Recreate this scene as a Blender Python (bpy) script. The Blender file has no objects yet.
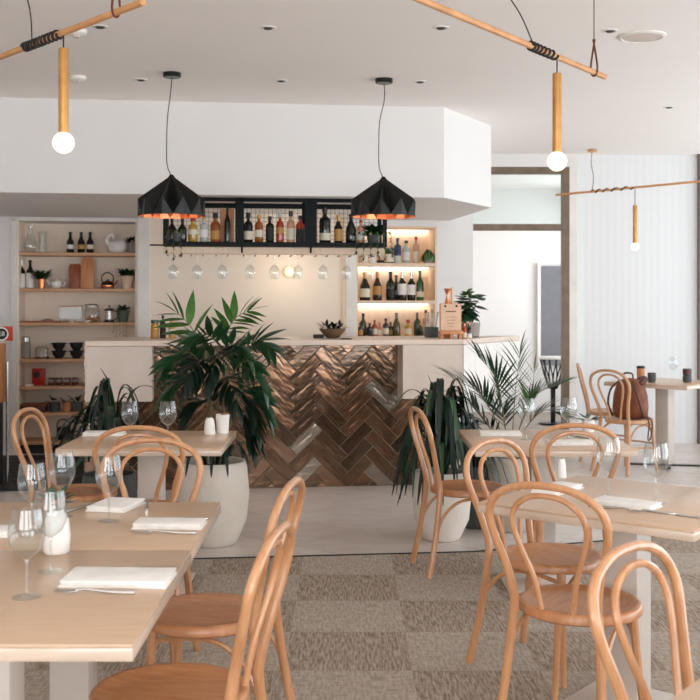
import bpy, bmesh, math, random
from mathutils import Vector, Matrix
random.seed(11)
scene = bpy.context.scene
C = scene.collection
R = math.radians

# ------------------------------------------------------------------ camera
F, CX, YH, H = 1090.0, 345.0, 302.0, 1.46      # focal length (px of a 700 px frame), principal column, horizon row, eye height
cd = bpy.data.cameras.new('camera')
cam = bpy.data.objects.new('camera', cd); C.objects.link(cam)
cam.location = (0, 0, H); cam.rotation_euler = (R(90), 0, 0)
cd.sensor_fit = 'HORIZONTAL'; cd.sensor_width = 36.0; cd.lens = 36.0 * F / 700.0
cd.shift_x = (350 - CX) / 700.0; cd.shift_y = (YH - 350) / 700.0
cd.clip_start = 0.05; cd.clip_end = 100
cd.dof.use_dof = True; cd.dof.focus_distance = 5.2; cd.dof.aperture_fstop = 6.3
scene.camera = cam

# ------------------------------------------------------------------ world, daylight, exposure
w = bpy.data.worlds.new('world'); scene.world = w; w.use_nodes = True
bg = w.node_tree.nodes['Background']; bg.inputs[0].default_value = (0.86, 0.93, 1.0, 1); bg.inputs[1].default_value = 2.0
scene.cycles.transparent_max_bounces = 32; scene.cycles.diffuse_bounces = 8
vs = scene.view_settings
vs.view_transform = 'Standard'; vs.look = 'None'; vs.gamma = 1.0; vs.use_curve_mapping = False; vs.exposure = 0.1

def area(name, loc, target, sx, sy, power, col):
    l = bpy.data.lights.new(name, 'AREA'); l.shape = 'RECTANGLE'; l.size = sx; l.size_y = sy
    l.energy = power; l.color = col
    o = bpy.data.objects.new(name, l); C.objects.link(o); o.location = loc
    d = Vector(target) - Vector(loc)
    o.rotation_euler = d.to_track_quat('-Z', 'Y').to_euler()
    return o
XR, XL, YB, ZC = 5.3, -4.7, -1.8, 2.98           # room: right wall, left wall, rear wall, ceiling
WIN_R = [(0.2, 2.6), (3.1, 5.5), (6.0, 8.4), (8.8, 10.9)]
for a, b in WIN_R:
    area('window_daylight_fill', (XR + .12, (a + b) / 2, 1.35), (0, (a + b) / 2, 5.0), b - a, 2.2, (52 if b < 10 else 27) * (b - a) / 2.4, (0.86, 0.94, 1.0))
WIN_B = [(-3.2, -1.2), (-.6, 1.4), (2.0, 4.0)]
for a, b in WIN_B:
    area('window_daylight_fill', ((a + b) / 2, YB - .12, 1.4), ((a + b) / 2, 3, 6.6), b - a, 2.2, 92, (0.975, 0.985, 1.0))  # unseen rear windows; lamps added as fill, aimed up to brighten the ceiling
area('daylight_beyond_door', (3.4, 13.2, 1.7), (1.5, 13.0, 1.4), 2.2, 2.2, 55, (0.93, 0.97, 1.0))

# ------------------------------------------------------------------ pixel helpers
def px(x, y, Y): return Vector(((x - CX) * Y / F, Y, H - (y - YH) * Y / F))
TH = R(7.0); OY = 8.62; cT, sT = math.cos(TH), math.sin(TH)
def Bw(u, v, z=0.0): return Vector((u * cT - v * sT, OY + u * sT + v * cT, z))   # bar frame -> world
def bp(x, y, v):                                     # pixel on the bar-frame plane v -> u, z, distance
    a = (x - CX) / F
    t = (v + OY * cT) / (cT - a * sT)
    X = a * t
    return X * cT + (t - OY) * sT, H - (y - YH) * t / F, t
def ux(x, v): return bp(x, 300, v)[0]
def zy(x, y, v): return bp(x, y, v)[1]

# ------------------------------------------------------------------ materials
def lin(c):
    return tuple(((v / 255) / 12.92 if v / 255 <= .04045 else ((v / 255 + .055) / 1.055) ** 2.4) for v in c) + (1,)
MATS = {}
def newmat(name):
    m = bpy.data.materials.new(name); m.use_nodes = True
    nt = m.node_tree; b = nt.nodes['Principled BSDF']; MATS[name] = m
    return m, nt, b
def coords(nt, stretch, kind='Object'):
    tc = nt.nodes.new('ShaderNodeTexCoord'); mp = nt.nodes.new('ShaderNodeMapping')
    mp.inputs['Scale'].default_value = stretch
    nt.links.new(tc.outputs[kind], mp.inputs[0]); return mp.outputs[0]
def noise(nt, vec, scale, detail=3, rough=.55):
    n = nt.nodes.new('ShaderNodeTexNoise'); n.inputs['Scale'].default_value = scale
    n.inputs['Detail'].default_value = detail; n.inputs['Roughness'].default_value = rough
    nt.links.new(vec, n.inputs['Vector']); return n.outputs['Fac']
def ramp(nt, fac, c0, c1, p0=.3, p1=.7):
    r = nt.nodes.new('ShaderNodeValToRGB'); e = r.color_ramp.elements
    e[0].color = c0; e[1].color = c1; e[0].position = p0; e[1].position = p1
    nt.links.new(fac, r.inputs[0]); return r.outputs[0]
def bumpn(nt, b, fac, strength, dist=.002):
    n = nt.nodes.new('ShaderNodeBump'); n.inputs['Strength'].default_value = strength; n.inputs['Distance'].default_value = dist
    nt.links.new(fac, n.inputs['Height']); nt.links.new(n.outputs[0], b.inputs['Normal'])
def mat(name, c, rough=.5, metal=0, c2=None, scale=12, stretch=(1, 1, 1), bump=0, bscale=None, coat=0, spec=None, emis=None, estr=0, bdist=.002):
    m, nt, b = newmat(name)
    b.inputs['Roughness'].default_value = rough; b.inputs['Metallic'].default_value = metal
    b.inputs['Base Color'].default_value = lin(c)
    if spec is not None: b.inputs['Specular IOR Level'].default_value = spec
    if coat: b.inputs['Coat Weight'].default_value = coat; b.inputs['Coat Roughness'].default_value = .15
    v = coords(nt, stretch)
    f = noise(nt, v, scale)
    if c2 is None: c2 = tuple(max(0, k * .94) for k in c)
    nt.links.new(ramp(nt, f, lin(c2), lin(c)), b.inputs['Base Color'])
    if bump: bumpn(nt, b, noise(nt, v, bscale or scale), bump, bdist)
    if emis: b.inputs['Emission Color'].default_value = lin(emis); b.inputs['Emission Strength'].default_value = estr
    return m
def thin_glass(name, tint=(255, 255, 255), boost=1.0, base=.02, rough=.0):
    m, nt, b = newmat(name); nt.nodes.remove(b)
    out = nt.nodes['Material Output']
    t = nt.nodes.new('ShaderNodeBsdfTransparent'); t.inputs[0].default_value = lin(tint)
    g = nt.nodes.new('ShaderNodeBsdfGlossy'); g.inputs['Roughness'].default_value = rough
    lw = nt.nodes.new('ShaderNodeLayerWeight'); lw.inputs[0].default_value = .5
    fr = nt.nodes.new('ShaderNodeMath'); fr.operation = 'POWER'; fr.inputs[1].default_value = 3.2
    nt.links.new(lw.outputs['Facing'], fr.inputs[0])
    mm = nt.nodes.new('ShaderNodeMath'); mm.operation = 'MULTIPLY_ADD'; mm.use_clamp = True
    mm.inputs[1].default_value = boost; mm.inputs[2].default_value = base
    nt.links.new(fr.outputs[0], mm.inputs[0])
    mx = nt.nodes.new('ShaderNodeMixShader')
    nt.links.new(mm.outputs[0], mx.inputs[0]); nt.links.new(t.outputs[0], mx.inputs[1]); nt.links.new(g.outputs[0], mx.inputs[2])
    nt.links.new(mx.outputs[0], out.inputs[0]); return m

mat('plaster', (231, 229, 227), .85, bump=.05, scale=3, bscale=60, c2=(229, 227, 225))
mat('ceiling_paint', (244, 238, 233), .9, scale=2, c2=(243, 237, 232))
mat('cream', (242, 228, 212), .8, scale=2, c2=(241, 227, 211))
mat('white_trim', (236, 232, 226), .55, scale=4)
mat('counter', (214, 199, 188), .5, c2=(205, 189, 177), scale=5)
mat('worktop', (222, 205, 190), .4, c2=(212, 192, 175), scale=4, stretch=(1, 8, 8))
mat('bentwood', (204, 152, 109), .32, c2=(184, 129, 87), scale=9, stretch=(4, 4, .7), coat=.35)
mat('seat_wood', (196, 138, 94), .36, c2=(174, 114, 72), scale=10, stretch=(1.2, 6, 1), coat=.3)
mat('pale_chair', (205, 160, 122), .4, c2=(184, 138, 100), scale=9, stretch=(4, 4, .7))
mat('oak_top', (204, 174, 146), .32, c2=(192, 160, 130), scale=6, stretch=(1, 14, 4), coat=.2)
mat('oak_edge', (208, 188, 170), .25, c2=(192, 170, 150), scale=6, stretch=(1, 1, 6), coat=.4)
mat('pedestal', (205, 194, 184), .45, scale=4)
mat('shelf_wood', (202, 158, 118), .45, c2=(184, 136, 96), scale=6, stretch=(.8, 10, 10))
mat('niche_wood', (232, 210, 186), .5, c2=(222, 196, 168), scale=5, stretch=(8, 8, .8))
mat('rod_wood', (214, 158, 106), .5, c2=(190, 132, 82), scale=9, stretch=(1, 1, 1))
mat('brass', (206, 156, 92), .38, .55, c2=(190, 138, 76))
mat('copper', (220, 148, 104), .28, .9, c2=(206, 130, 88))
mat('black_metal', (30, 33, 32), .3, .45)
mat('rack_black', (13, 20, 22), .6, spec=.2)
mat('black_matte', (26, 26, 27), .6)
mat('bronze_frame', (120, 104, 88), .45, .3, c2=(104, 88, 72))
mat('grey_panel', (116, 116, 122), .5)
mat('steel', (196, 194, 190), .22, .95)
mat('leather', (140, 82, 50), .55, c2=(110, 60, 36), scale=14, bump=.3, bscale=90)
mat('leather_dark', (84, 44, 32), .55)
mat('napkin', (240, 236, 231), .9, scale=20, bump=.15, bscale=200)
mat('ceramic', (238, 235, 230), .3)
mat('planter_white', (234, 226, 215), .55, c2=(224, 214, 201), scale=5)
mat('planter_beige', (196, 184, 170), .6, c2=(180, 168, 154), scale=8)
mat('planter_dark', (74, 78, 78), .55)
mat('soil', (52, 40, 32), .95, scale=50, bump=.8, bscale=80)
mat('leaf', (36, 76, 40), .35, c2=(22, 54, 31), scale=6, coat=.15)
mat('leaf_dark', (16, 40, 26), .38, c2=(10, 27, 19), scale=6, coat=.12, spec=.35)
mat('leaf_light', (88, 126, 58), .35, c2=(60, 102, 46), scale=6, coat=.15)
mat('stem', (92, 104, 58), .5, c2=(120, 96, 60))
mat('twig', (110, 84, 58), .7)
mat('cable', (44, 36, 34), .7)
mat('strap', (96, 50, 34), .5)
mat('pink_pot', (220, 188, 168), .6)
mat('grey_pot', (150, 142, 134), .6)
mat('green_pot', (70, 92, 74), .4)
mat('board_red', (164, 92, 58), .5, c2=(140, 72, 44), scale=6, stretch=(6, 6, 1))
mat('board_light', (206, 146, 98), .5, c2=(190, 124, 78), scale=6, stretch=(6, 6, 1))
mat('red_foil', (186, 44, 36), .3, c2=(160, 30, 26))
mat('dark_red', (92, 34, 32), .35)
mat('sign_red', (192, 66, 50), .5, spec=.3, c2=(186, 60, 46))
mat('paper', (226, 190, 160), .8)
mat('label_cream', (232, 222, 200), .7)
mat('label_white', (238, 236, 232), .7)
mat('label_black', (28, 26, 26), .6)
mat('label_gold', (190, 140, 70), .5)
mat('gold_cap', (196, 150, 80), .35, .6)
mat('red_cap', (170, 34, 30), .4)
mat('cork', (190, 146, 100), .8)
mat('ink', (60, 44, 36), .8)
mat('glass_dark', (18, 24, 18), .08, coat=.3, c2=(14, 18, 14))
mat('glass_brown', (50, 28, 16), .1, coat=.3, c2=(40, 22, 12))
mat('glass_green', (48, 84, 44), .1, coat=.3, c2=(34, 66, 34))
mat('glass_olive', (84, 82, 38), .1, coat=.3, c2=(62, 62, 28))
mat('glass_amber', (172, 96, 40), .12, coat=.3, c2=(140, 72, 28))
mat('glass_red', (190, 70, 42), .12, coat=.3, c2=(150, 46, 28))
mat('glass_blue', (58, 78, 122), .12, coat=.3, c2=(40, 58, 98))
mat('glass_yellow', (196, 164, 72), .12, coat=.3, c2=(176, 140, 52))
mat('glass_pale', (196, 200, 192), .1, coat=.3, c2=(182, 190, 184))
mat('glass_pink', (214, 164, 140), .12, coat=.3, c2=(200, 144, 120))
thin_glass('clear_glass', (247, 250, 250), 1.0, .10)
thin_glass('case_glass', (248, 250, 250), .15, .008)
thin_glass('foot_glass', (250, 252, 252), .22, .08)
thin_glass('pane_glass', (245, 250, 250), .7, .03)
mat('bulb', (255, 240, 222), .2, emis=(255, 228, 200), estr=1.15)
mat('led', (255, 240, 220), .5, emis=(255, 240, 222), estr=3.5)
mat('globe', (255, 238, 205), .4, emis=(255, 230, 190), estr=.4)
mat('downlight_dark', (70, 64, 60), .5)
mat('tile_grout', (186, 164, 140), .85)
mat('floor_base', (150, 140, 130), .9)

def bronze(name, c, c2, rough):
    m, nt, b = newmat(name)
    b.inputs['Metallic'].default_value = .8; b.inputs['Roughness'].default_value = rough
    v = coords(nt, (1, 1, 1)); f = noise(nt, v, 7, 3)
    nt.links.new(ramp(nt, f, lin(c2), lin(c)), b.inputs['Base Color'])
    v2 = coords(nt, (1.0, 1, 2.5)); bumpn(nt, b, noise(nt, v2, 9, 1), .38, .012)
    b.inputs['Coat Weight'].default_value = .5; b.inputs['Coat Roughness'].default_value = .12
    return m
bronze('tile_copper', (140, 104, 78), (104, 76, 56), .17)
bronze('tile_bronze', (122, 92, 68), (88, 66, 48), .15)
bronze('tile_umber', (100, 76, 57), (70, 53, 40), .15)
bronze('tile_pewter', (160, 146, 132), (128, 116, 104), .2)

def carpet(name, c, c2, s1=(9, 1.3, 1), k=.7):
    m, nt, b = newmat(name); b.inputs['Roughness'].default_value = .95; b.inputs['Specular IOR Level'].default_value = .1
    f1 = noise(nt, coords(nt, s1), 15, 2, .6)
    f2 = noise(nt, coords(nt, (1, 7, 1)), 14, 2, .5)
    mx = nt.nodes.new('ShaderNodeMath'); mx.operation = 'MULTIPLY_ADD'; mx.inputs[1].default_value = k
    sc = nt.nodes.new('ShaderNodeMath'); sc.operation = 'MULTIPLY'; sc.inputs[1].default_value = 1 - k
    nt.links.new(f2, sc.inputs[0]); nt.links.new(f1, mx.inputs[0]); nt.links.new(sc.outputs[0], mx.inputs[2])
    nt.links.new(ramp(nt, mx.outputs[0], lin(c2), lin(c), .38, .62), b.inputs['Base Color'])
    bumpn(nt, b, mx.outputs[0], .5, .004)
carpet('carpet_light', (188, 176, 163), (150, 138, 125), (6, 1.0, 1), .55)
carpet('carpet_dark', (180, 166, 151), (128, 114, 100), (7, .8, 1), .8)

def stone(name, c, c2):
    m, nt, b = newmat(name); b.inputs['Roughness'].default_value = .32
    f = noise(nt, coords(nt, (1, 3, 1)), 3.2, 5, .6)
    nt.links.new(ramp(nt, f, lin(c2), lin(c), .35, .65), b.inputs['Base Color'])
stone('stone_a', (216, 208, 202), (202, 192, 184))
stone('stone_b', (210, 201, 194), (194, 184, 176))

def ribbed(name, c):
    m, nt, b = newmat(name); b.inputs['Roughness'].default_value = .8; b.inputs['Base Color'].default_value = lin(c)
    wv = nt.nodes.new('ShaderNodeTexWave'); wv.inputs['Scale'].default_value = 4.2; wv.wave_profile = 'SIN'
    nt.links.new(coords(nt, (1, 1, 1)), wv.inputs['Vector']); bumpn(nt, b, wv.outputs['Fac'], .12, .01)
ribbed('ribbed_white', (228, 230, 231))

# ------------------------------------------------------------------ mesh builder
def crom(P, n=6, closed=False):
    P = [Vector(p) for p in P]; out = []
    N = len(P)
    for i in range(N if closed else N - 1):
        if closed: a, b, c, d = P[(i - 1) % N], P[i], P[(i + 1) % N], P[(i + 2) % N]
        else: a, b, c, d = P[max(i - 1, 0)], P[i], P[i + 1], P[min(i + 2, N - 1)]
        for k in range(n):
            t = k / n
            out.append(.5 * ((2 * b) + (c - a) * t + (2 * a - 5 * b + 4 * c - d) * t * t + (-a + 3 * b - 3 * c + d) * t ** 3))
    if not closed: out.append(P[-1])
    return out
class MB:
    def __init__(s): s.v = []; s.f = []
    def add(s, V, Fc):
        o = len(s.v); s.v += [tuple(p) for p in V]; s.f += [tuple(i + o for i in f) for f in Fc]; return s
    def box(s, x0, x1, y0, y1, z0, z1):
        return s.add([(x0, y0, z0), (x1, y0, z0), (x1, y1, z0), (x0, y1, z0), (x0, y0, z1), (x1, y0, z1), (x1, y1, z1), (x0, y1, z1)],
                     [(0, 3, 2, 1), (4, 5, 6, 7), (0, 1, 5, 4), (1, 2, 6, 5), (2, 3, 7, 6), (3, 0, 4, 7)])
    def prism(s, poly, z0, z1):
        n = len(poly)
        ar = sum(poly[i][0] * poly[(i + 1) % n][1] - poly[(i + 1) % n][0] * poly[i][1] for i in range(n))
        if ar < 0: poly = poly[::-1]
        V = [(p[0], p[1], z0) for p in poly] + [(p[0], p[1], z1) for p in poly]
        return s.add(V, [tuple(range(n))[::-1], tuple(range(n, 2 * n))] + [(i, (i + 1) % n, (i + 1) % n + n, i + n) for i in range(n)])
    def plate(s, poly, y0, y1):                       # polygon in x,z extruded along y
        n = len(poly)
        ar = sum(poly[i][0] * poly[(i + 1) % n][1] - poly[(i + 1) % n][0] * poly[i][1] for i in range(n))
        if ar < 0: poly = poly[::-1]
        V = [(p[0], y0, p[1]) for p in poly] + [(p[0], y1, p[1]) for p in poly]
        return s.add(V, [tuple(range(n)), tuple(range(n, 2 * n))[::-1]] + [((i + 1) % n, i, i + n, (i + 1) % n + n) for i in range(n)])
    def lathe(s, prof, n=20, c=(0, 0, 0), close=False, sx=1, sy=1):
        V = []; Fc = []
        for r, z in prof:
            for k in range(n):
                a = 2 * math.pi * k / n; V.append((c[0] + r * sx * math.cos(a), c[1] + r * sy * math.sin(a), c[2] + z))
        m = len(prof)
        for i in range(m - 1 + (1 if close else 0)):
            i2 = (i + 1) % m
            for k in range(n):
                Fc.append((i * n + k, i * n + (k + 1) % n, i2 * n + (k + 1) % n, i2 * n + k))
        if not close:
            if prof[0][0] > 1e-6: Fc.append(tuple(range(n))[::-1])
            if prof[-1][0] > 1e-6: Fc.append(tuple((m - 1) * n + k for k in range(n)))
        return s.add(V, Fc)
    def shell(s, prof, n=20, c=(0, 0, 0)):            # open lathe surface without end caps
        V = []; Fc = []
        for r, z in prof:
            for k in range(n):
                a = 2 * math.pi * k / n; V.append((c[0] + r * math.cos(a), c[1] + r * math.sin(a), c[2] + z))
        for i in range(len(prof) - 1):
            for k in range(n):
                Fc.append((i * n + k, i * n + (k + 1) % n, (i + 1) * n + (k + 1) % n, (i + 1) * n + k))
        return s.add(V, Fc)
    def tube(s, P, r, n=8, closed=False, flat=1.0):
        P = [Vector(p) for p in P]; N = len(P)
        rr = r if isinstance(r, (list, tuple)) else [r] * N
        if len(rr) != N: rr = [rr[0] + (rr[-1] - rr[0]) * i / (N - 1) for i in range(N)]
        T = []
        for i in range(N):
            a = P[(i - 1) % N] if (closed or i > 0) else P[i]; b = P[(i + 1) % N] if (closed or i < N - 1) else P[i]
            T.append((b - a).normalized())
        up = Vector((0, 0, 1)) if abs(T[0].z) < .9 else Vector((0, 1, 0))
        nrm = (up - T[0] * up.dot(T[0])).normalized(); V = []
        for i in range(N):
            if i: nrm = (nrm - T[i] * nrm.dot(T[i])).normalized()
            bn = T[i].cross(nrm)
            for k in range(n):
                a = 2 * math.pi * k / n
                V.append(P[i] + (nrm * math.cos(a) + bn * math.sin(a) * flat) * rr[i])
        Fc = []
        for i in range(N if closed else N - 1):
            j = (i + 1) % N
            for k in range(n): Fc.append((i * n + k, i * n + (k + 1) % n, j * n + (k + 1) % n, j * n + k))
        if not closed: Fc += [tuple(range(n))[::-1], tuple((N - 1) * n + k for k in range(n))]
        return s.add(V, Fc)
    def ribbon(s, P, W, side=None, fold=.25):          # leaf blade along P, half widths W, V-folded
        P = [Vector(p) for p in P]; V = []; Fc = []
        for i, p in enumerate(P):
            t = (P[min(i + 1, len(P) - 1)] - P[max(i - 1, 0)]).normalized()
            sd = Vector(side) if side else t.cross(Vector((0, 0, 1)))
            sd = (sd - t * sd.dot(t)); sd = sd.normalized() if sd.length > 1e-5 else Vector((1, 0, 0))
            up = sd.cross(t).normalized()
            V += [p - sd * W[i] + up * fold * W[i], p, p + sd * W[i] + up * fold * W[i]]
        for i in range(len(P) - 1):
            a = 3 * i; Fc += [(a, a + 1, a + 4, a + 3), (a + 1, a + 2, a + 5, a + 4)]
        return s.add(V, Fc)
    def mesh(s, name, m, smooth=35, bevel=0, bseg=2):
        me = bpy.data.meshes.new(name); me.from_pydata(s.v, [], s.f); me.update()
        if bevel:
            bm = bmesh.new(); bm.from_mesh(me)
            es = [e for e in bm.edges if len(e.link_faces) == 2 and e.calc_face_angle(0) > R(25)]
            bmesh.ops.bevel(bm, geom=es, offset=bevel, segments=bseg, affect='EDGES', profile=.5, clamp_overlap=True)
            bm.to_mesh(me); bm.free()
        if smooth:
            me.shade_smooth(); me.set_sharp_from_angle(angle=R(smooth))
        me.materials.append(MATS[m]); return me
    def obj(s, name, m, parent=None, smooth=35, bevel=0, bseg=2, loc=None, rot=None):
        return link(name, s.mesh(name, m, smooth, bevel, bseg), parent, loc, rot)
def link(name, me, parent=None, loc=None, rot=None):
    o = bpy.data.objects.new(name, me); C.objects.link(o)
    if parent: o.parent = parent
    if loc is not None: o.location = loc
    if rot is not None: o.rotation_euler = rot if isinstance(rot, (tuple, list)) else (0, 0, rot)
    return o
def tag(o, label, cat, group=None):
    o['label'] = label; o['category'] = cat
    if group: o['group'] = group
    return o
def thing(name, label, cat, loc=(0, 0, 0), rz=0, group=None):
    o = bpy.data.objects.new(name, None); C.objects.link(o); o.empty_display_size = .05
    o.location = loc; o.rotation_euler = (0, 0, rz); return tag(o, label, cat, group)
def struct(o): o['kind'] = 'structure'; return o
def kids(o): return [c for c in C.objects if c.parent == o]
def dup(root, loc, rz, label, group=None):
    def cp(o, par):
        c = o.copy(); C.objects.link(c); c.parent = par
        for ch in list(o.children): cp(ch, c)
        return c
    r = cp(root, None); r.location = loc; r.rotation_euler = (0, 0, rz); r['label'] = label
    if group: r['group'] = group
    return r
def clip(poly, a, b, c):                              # keep the part with a*x+b*y<=c
    out = []; n = len(poly)
    for i in range(n):
        p, q = poly[i], poly[(i + 1) % n]; dp, dq = a * p[0] + b * p[1] - c, a * q[0] + b * q[1] - c
        if dp <= 0: out.append(p)
        if (dp < 0 < dq) or (dq < 0 < dp):
            t = dp / (dp - dq); out.append((p[0] + (q[0] - p[0]) * t, p[1] + (q[1] - p[1]) * t))
    ar = abs(sum(out[i][0] * out[(i + 1) % len(out)][1] - out[(i + 1) % len(out)][0] * out[i][1] for i in range(len(out)))) / 2 if len(out) > 2 else 0
    return out if ar > 1e-4 else []

# ================================================================== SETTING
def edgeY(X): return max(6.36 + .1096 * (X - .75), 6.36 + .35 * (X - .75))
floor = struct(MB().box(XL, XR, YB, 15.0, -.12, -.012).obj('floor', 'floor_base', smooth=0))
T = .506
def in_view(x, y): return abs(x) < .46 * y + .9
def zplate(polys, name, m, z0, z1, parent, origin):
    b = MB()
    for p in polys: b.prism([(q[0] - origin[0], q[1] - origin[1]) for q in p], z0, z1)
    return b.obj(name, m, parent, smooth=0, loc=(origin[0], origin[1], 0))
full_c = {}
for i in range(-9, 9):
    for j in range(-9, 8):
        x0, y0 = .267 + i * T, 5.33 + j * T
        if y0 < .4 or not in_view(x0 + T / 2, y0 + T / 2): continue
        g = .0004
        poly = [(x0 + g, y0 + g), (x0 + T - g, y0 + g), (x0 + T - g, y0 + T - g), (x0 + g, y0 + T - g)]
        k = (i + j + 1) % 2
        m = 'carpet_light' if k else 'carpet_dark'
        ctr = (x0 + T / 2, y0 + T / 2)
        if max(p[1] for p in poly) < min(edgeY(x0), edgeY(x0 + T)) - .01:
            if k not in full_c:
                h = T / 2 - g; full_c[k] = MB().box(-h, h, -h, h, -.012, 0).mesh('carpet_tile', m, 0)
            link('carpet_tile', full_c[k], floor, (ctr[0], ctr[1], 0))
        else:
            ps = []
            a = clip(poly, 1, 0, .75); a = a and clip(a, -.1096, 1, 6.36 - .1096 * .75)
            b_ = clip(poly, -1, 0, -.75); b_ = b_ and clip(b_, -.35, 1, 6.36 - .35 * .75)
            ps = [q for q in (a, b_) if q]
            if ps: zplate(ps, 'carpet_tile', m, -.012, 0, floor, ctr)
# stone tiles, laid diagonally
S, A = .60, R(52)
ca, sa = math.cos(A), math.sin(A)
for i in range(-14, 22):
    for j in range(-4, 26):
        g = .0022
        cs = [(i * S + g, j * S + g), (i * S + S - g, j * S + g), (i * S + S - g, j * S + S - g), (i * S + g, j * S + S - g)]
        poly = [(p[0] * ca - p[1] * sa, 4.0 + p[0] * sa + p[1] * ca) for p in cs]
        ctr = (sum(p[0] for p in poly) / 4, sum(p[1] for p in poly) / 4)
        if not in_view(*ctr) or ctr[1] > 12.2: continue
        e = .02
        poly = clip(poly, .1096, -1, -(6.36 - .1096 * .75) - e)
        poly = poly and clip(poly, .35, -1, -(6.36 - .35 * .75) - e)
        poly = poly and clip(poly, 1, 0, XR - .01); poly = poly and clip(poly, -1, 0, -XL - .01)
        if poly: zplate([poly], 'floor_tile', 'stone_a' if (i * 7 + j * 3) % 3 else 'stone_b', -.012, 0, floor, ctr)
b = MB()
for (xa, xb, sl) in ((-4.2, .75, .1096), (.75, 4.6, .35)):
    ya, yb = 6.36 + sl * (xa - .75), 6.36 + sl * (xb - .75)
    b.prism([(xa, ya + .001), (xb, yb + .001), (xb, yb + .019), (xa, ya + .019)], -.012, .004)
struct(b.obj('trim_1', 'black_matte', smooth=0))

struct(MB().box(XL, XR, YB, 15.0, ZC, ZC + .12).obj('ceiling', 'ceiling_paint', smooth=0))
struct(MB().box(XL - .12, XL, YB, 15, -.1, ZC).obj('wall_left', 'plaster', smooth=0))
# window walls (right and behind the viewer)
b = MB(); ys = [YB] + [k for a in WIN_R for k in a] + [15.0]
b.box(XR, XR + .24, YB, 15, -.1, .28); b.box(XR, XR + .24, YB, 15, 2.62, ZC)
for i in range(0, len(ys), 2): b.box(XR, XR + .24, ys[i], ys[i + 1], .28, 2.62)
struct(b.obj('wall_right', 'plaster', smooth=0))
b = MB(); xs = [XL] + [k for a in WIN_B for k in a] + [XR]
b.box(XL, XR, YB - .24, YB, -.1, .4); b.box(XL, XR, YB - .24, YB, 2.62, ZC)
for i in range(0, len(xs), 2): b.box(xs[i], xs[i + 1], YB - .24, YB, .4, 2.62)
struct(b.obj('wall_rear', 'plaster', smooth=0))
n = 0
for a, c in WIN_R:
    n += 1; o = bpy.data.objects.new('window_%d' % n, None); C.objects.link(o); o.location = (XR + .05, (a + c) / 2, .28); struct(o)
    h = (c - a) / 2
    for y0, y1, z0, z1 in ((-h, -h + .05, 0, 2.34), (h - .05, h, 0, 2.34), (-.025, .025, .05, 2.29), (-h + .05, h - .05, 0, .05), (-h + .05, h - .05, 2.29, 2.34)):
        MB().box(-.03, .03, y0, y1, z0, z1).obj('window_frame', 'bronze_frame', o, 0)
for a, c in WIN_B:
    n += 1; o = bpy.data.objects.new('window_%d' % n, None); C.objects.link(o); o.location = ((a + c) / 2, YB - .05, .4); struct(o)
    h = (c - a) / 2
    for x0, x1, z0, z1 in ((-h, -h + .05, 0, 2.22), (h - .05, h, 0, 2.22), (-.025, .025, .05, 2.17), (-h + .05, h - .05, 0, .05), (-h + .05, h - .05, 2.17, 2.22)):
        MB().box(x0, x1, -.03, .03, z0, z1).obj('window_frame', 'bronze_frame', o, 0)

# bulkhead over the bar with a chamfered right end
tt = math.tan(TH); fY = 8.418
bulk = [(XL, fY + tt * XL), (.773, 8.51), (1.26, 9.40), (1.02, 11.15), (XL, 10.4)]
ZS = 2.275
struct(MB().prism(bulk, ZS, ZC).obj('wall_bulkhead', 'plaster', smooth=0))

# back wall of the bar, with two shelf niches
VW = 2.16
uA, uB_, uC, uD, uE, uF, uG, uH = [ux(x, VW) for x in (17, 137, 150, 342, 356, 437, 473, 473)]
zL0, zL1 = zy(75, 446, VW), zy(75, 221.5, VW)
zR0, zR1 = zy(396, 338.5, VW), zy(396, 226, VW)
b = MB()
b.box(-6, uA, VW, VW + .38, -.05, ZS); b.box(uA, uB_, VW, VW + .38, zL1, ZS)
b.box(uB_, uE, VW, VW + .38, -.05, ZS); b.box(uE, uF, VW, VW + .38, zR1, ZS); b.box(uE, uF, VW, VW + .38, -.05, zR0)
b.box(uF, uG, VW, VW + .38, -.05, ZC - .01)
b.box(-6, uF, VW + .38, VW + .46, -.05, ZC - .01)
wb = struct(b.obj('wall_back', 'plaster', smooth=0, loc=(0, OY, 0), rot=TH))
MB().box(uC, uD, VW - .012, VW, .9, ZS - .002).obj('wall_panel', 'cream', wb, 0)
MB().box(uB_ + .005, uC, VW - .035, VW, 0, ZS - .002).obj('pilaster', 'white_trim', wb, 0, bevel=.004)
MB().box(uD, uD + .035, VW - .03, VW, .9, ZS - .002).obj('pilaster_edge', 'niche_wood', wb, 0)
MB().box(uD + .035, uE, VW - .035, VW, .9, ZS - .002).obj('pilaster', 'white_trim', wb, 0, bevel=.004)
b = MB().box(uA - .05, uA, VW - .02, VW + .03, zL0 - .1, zL1 + .05); b.box(uA - .05, uB_, VW - .02, VW + .03, zL1, zL1 + .035)
b.obj('niche_frame', 'white_trim', wb, 0)

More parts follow.
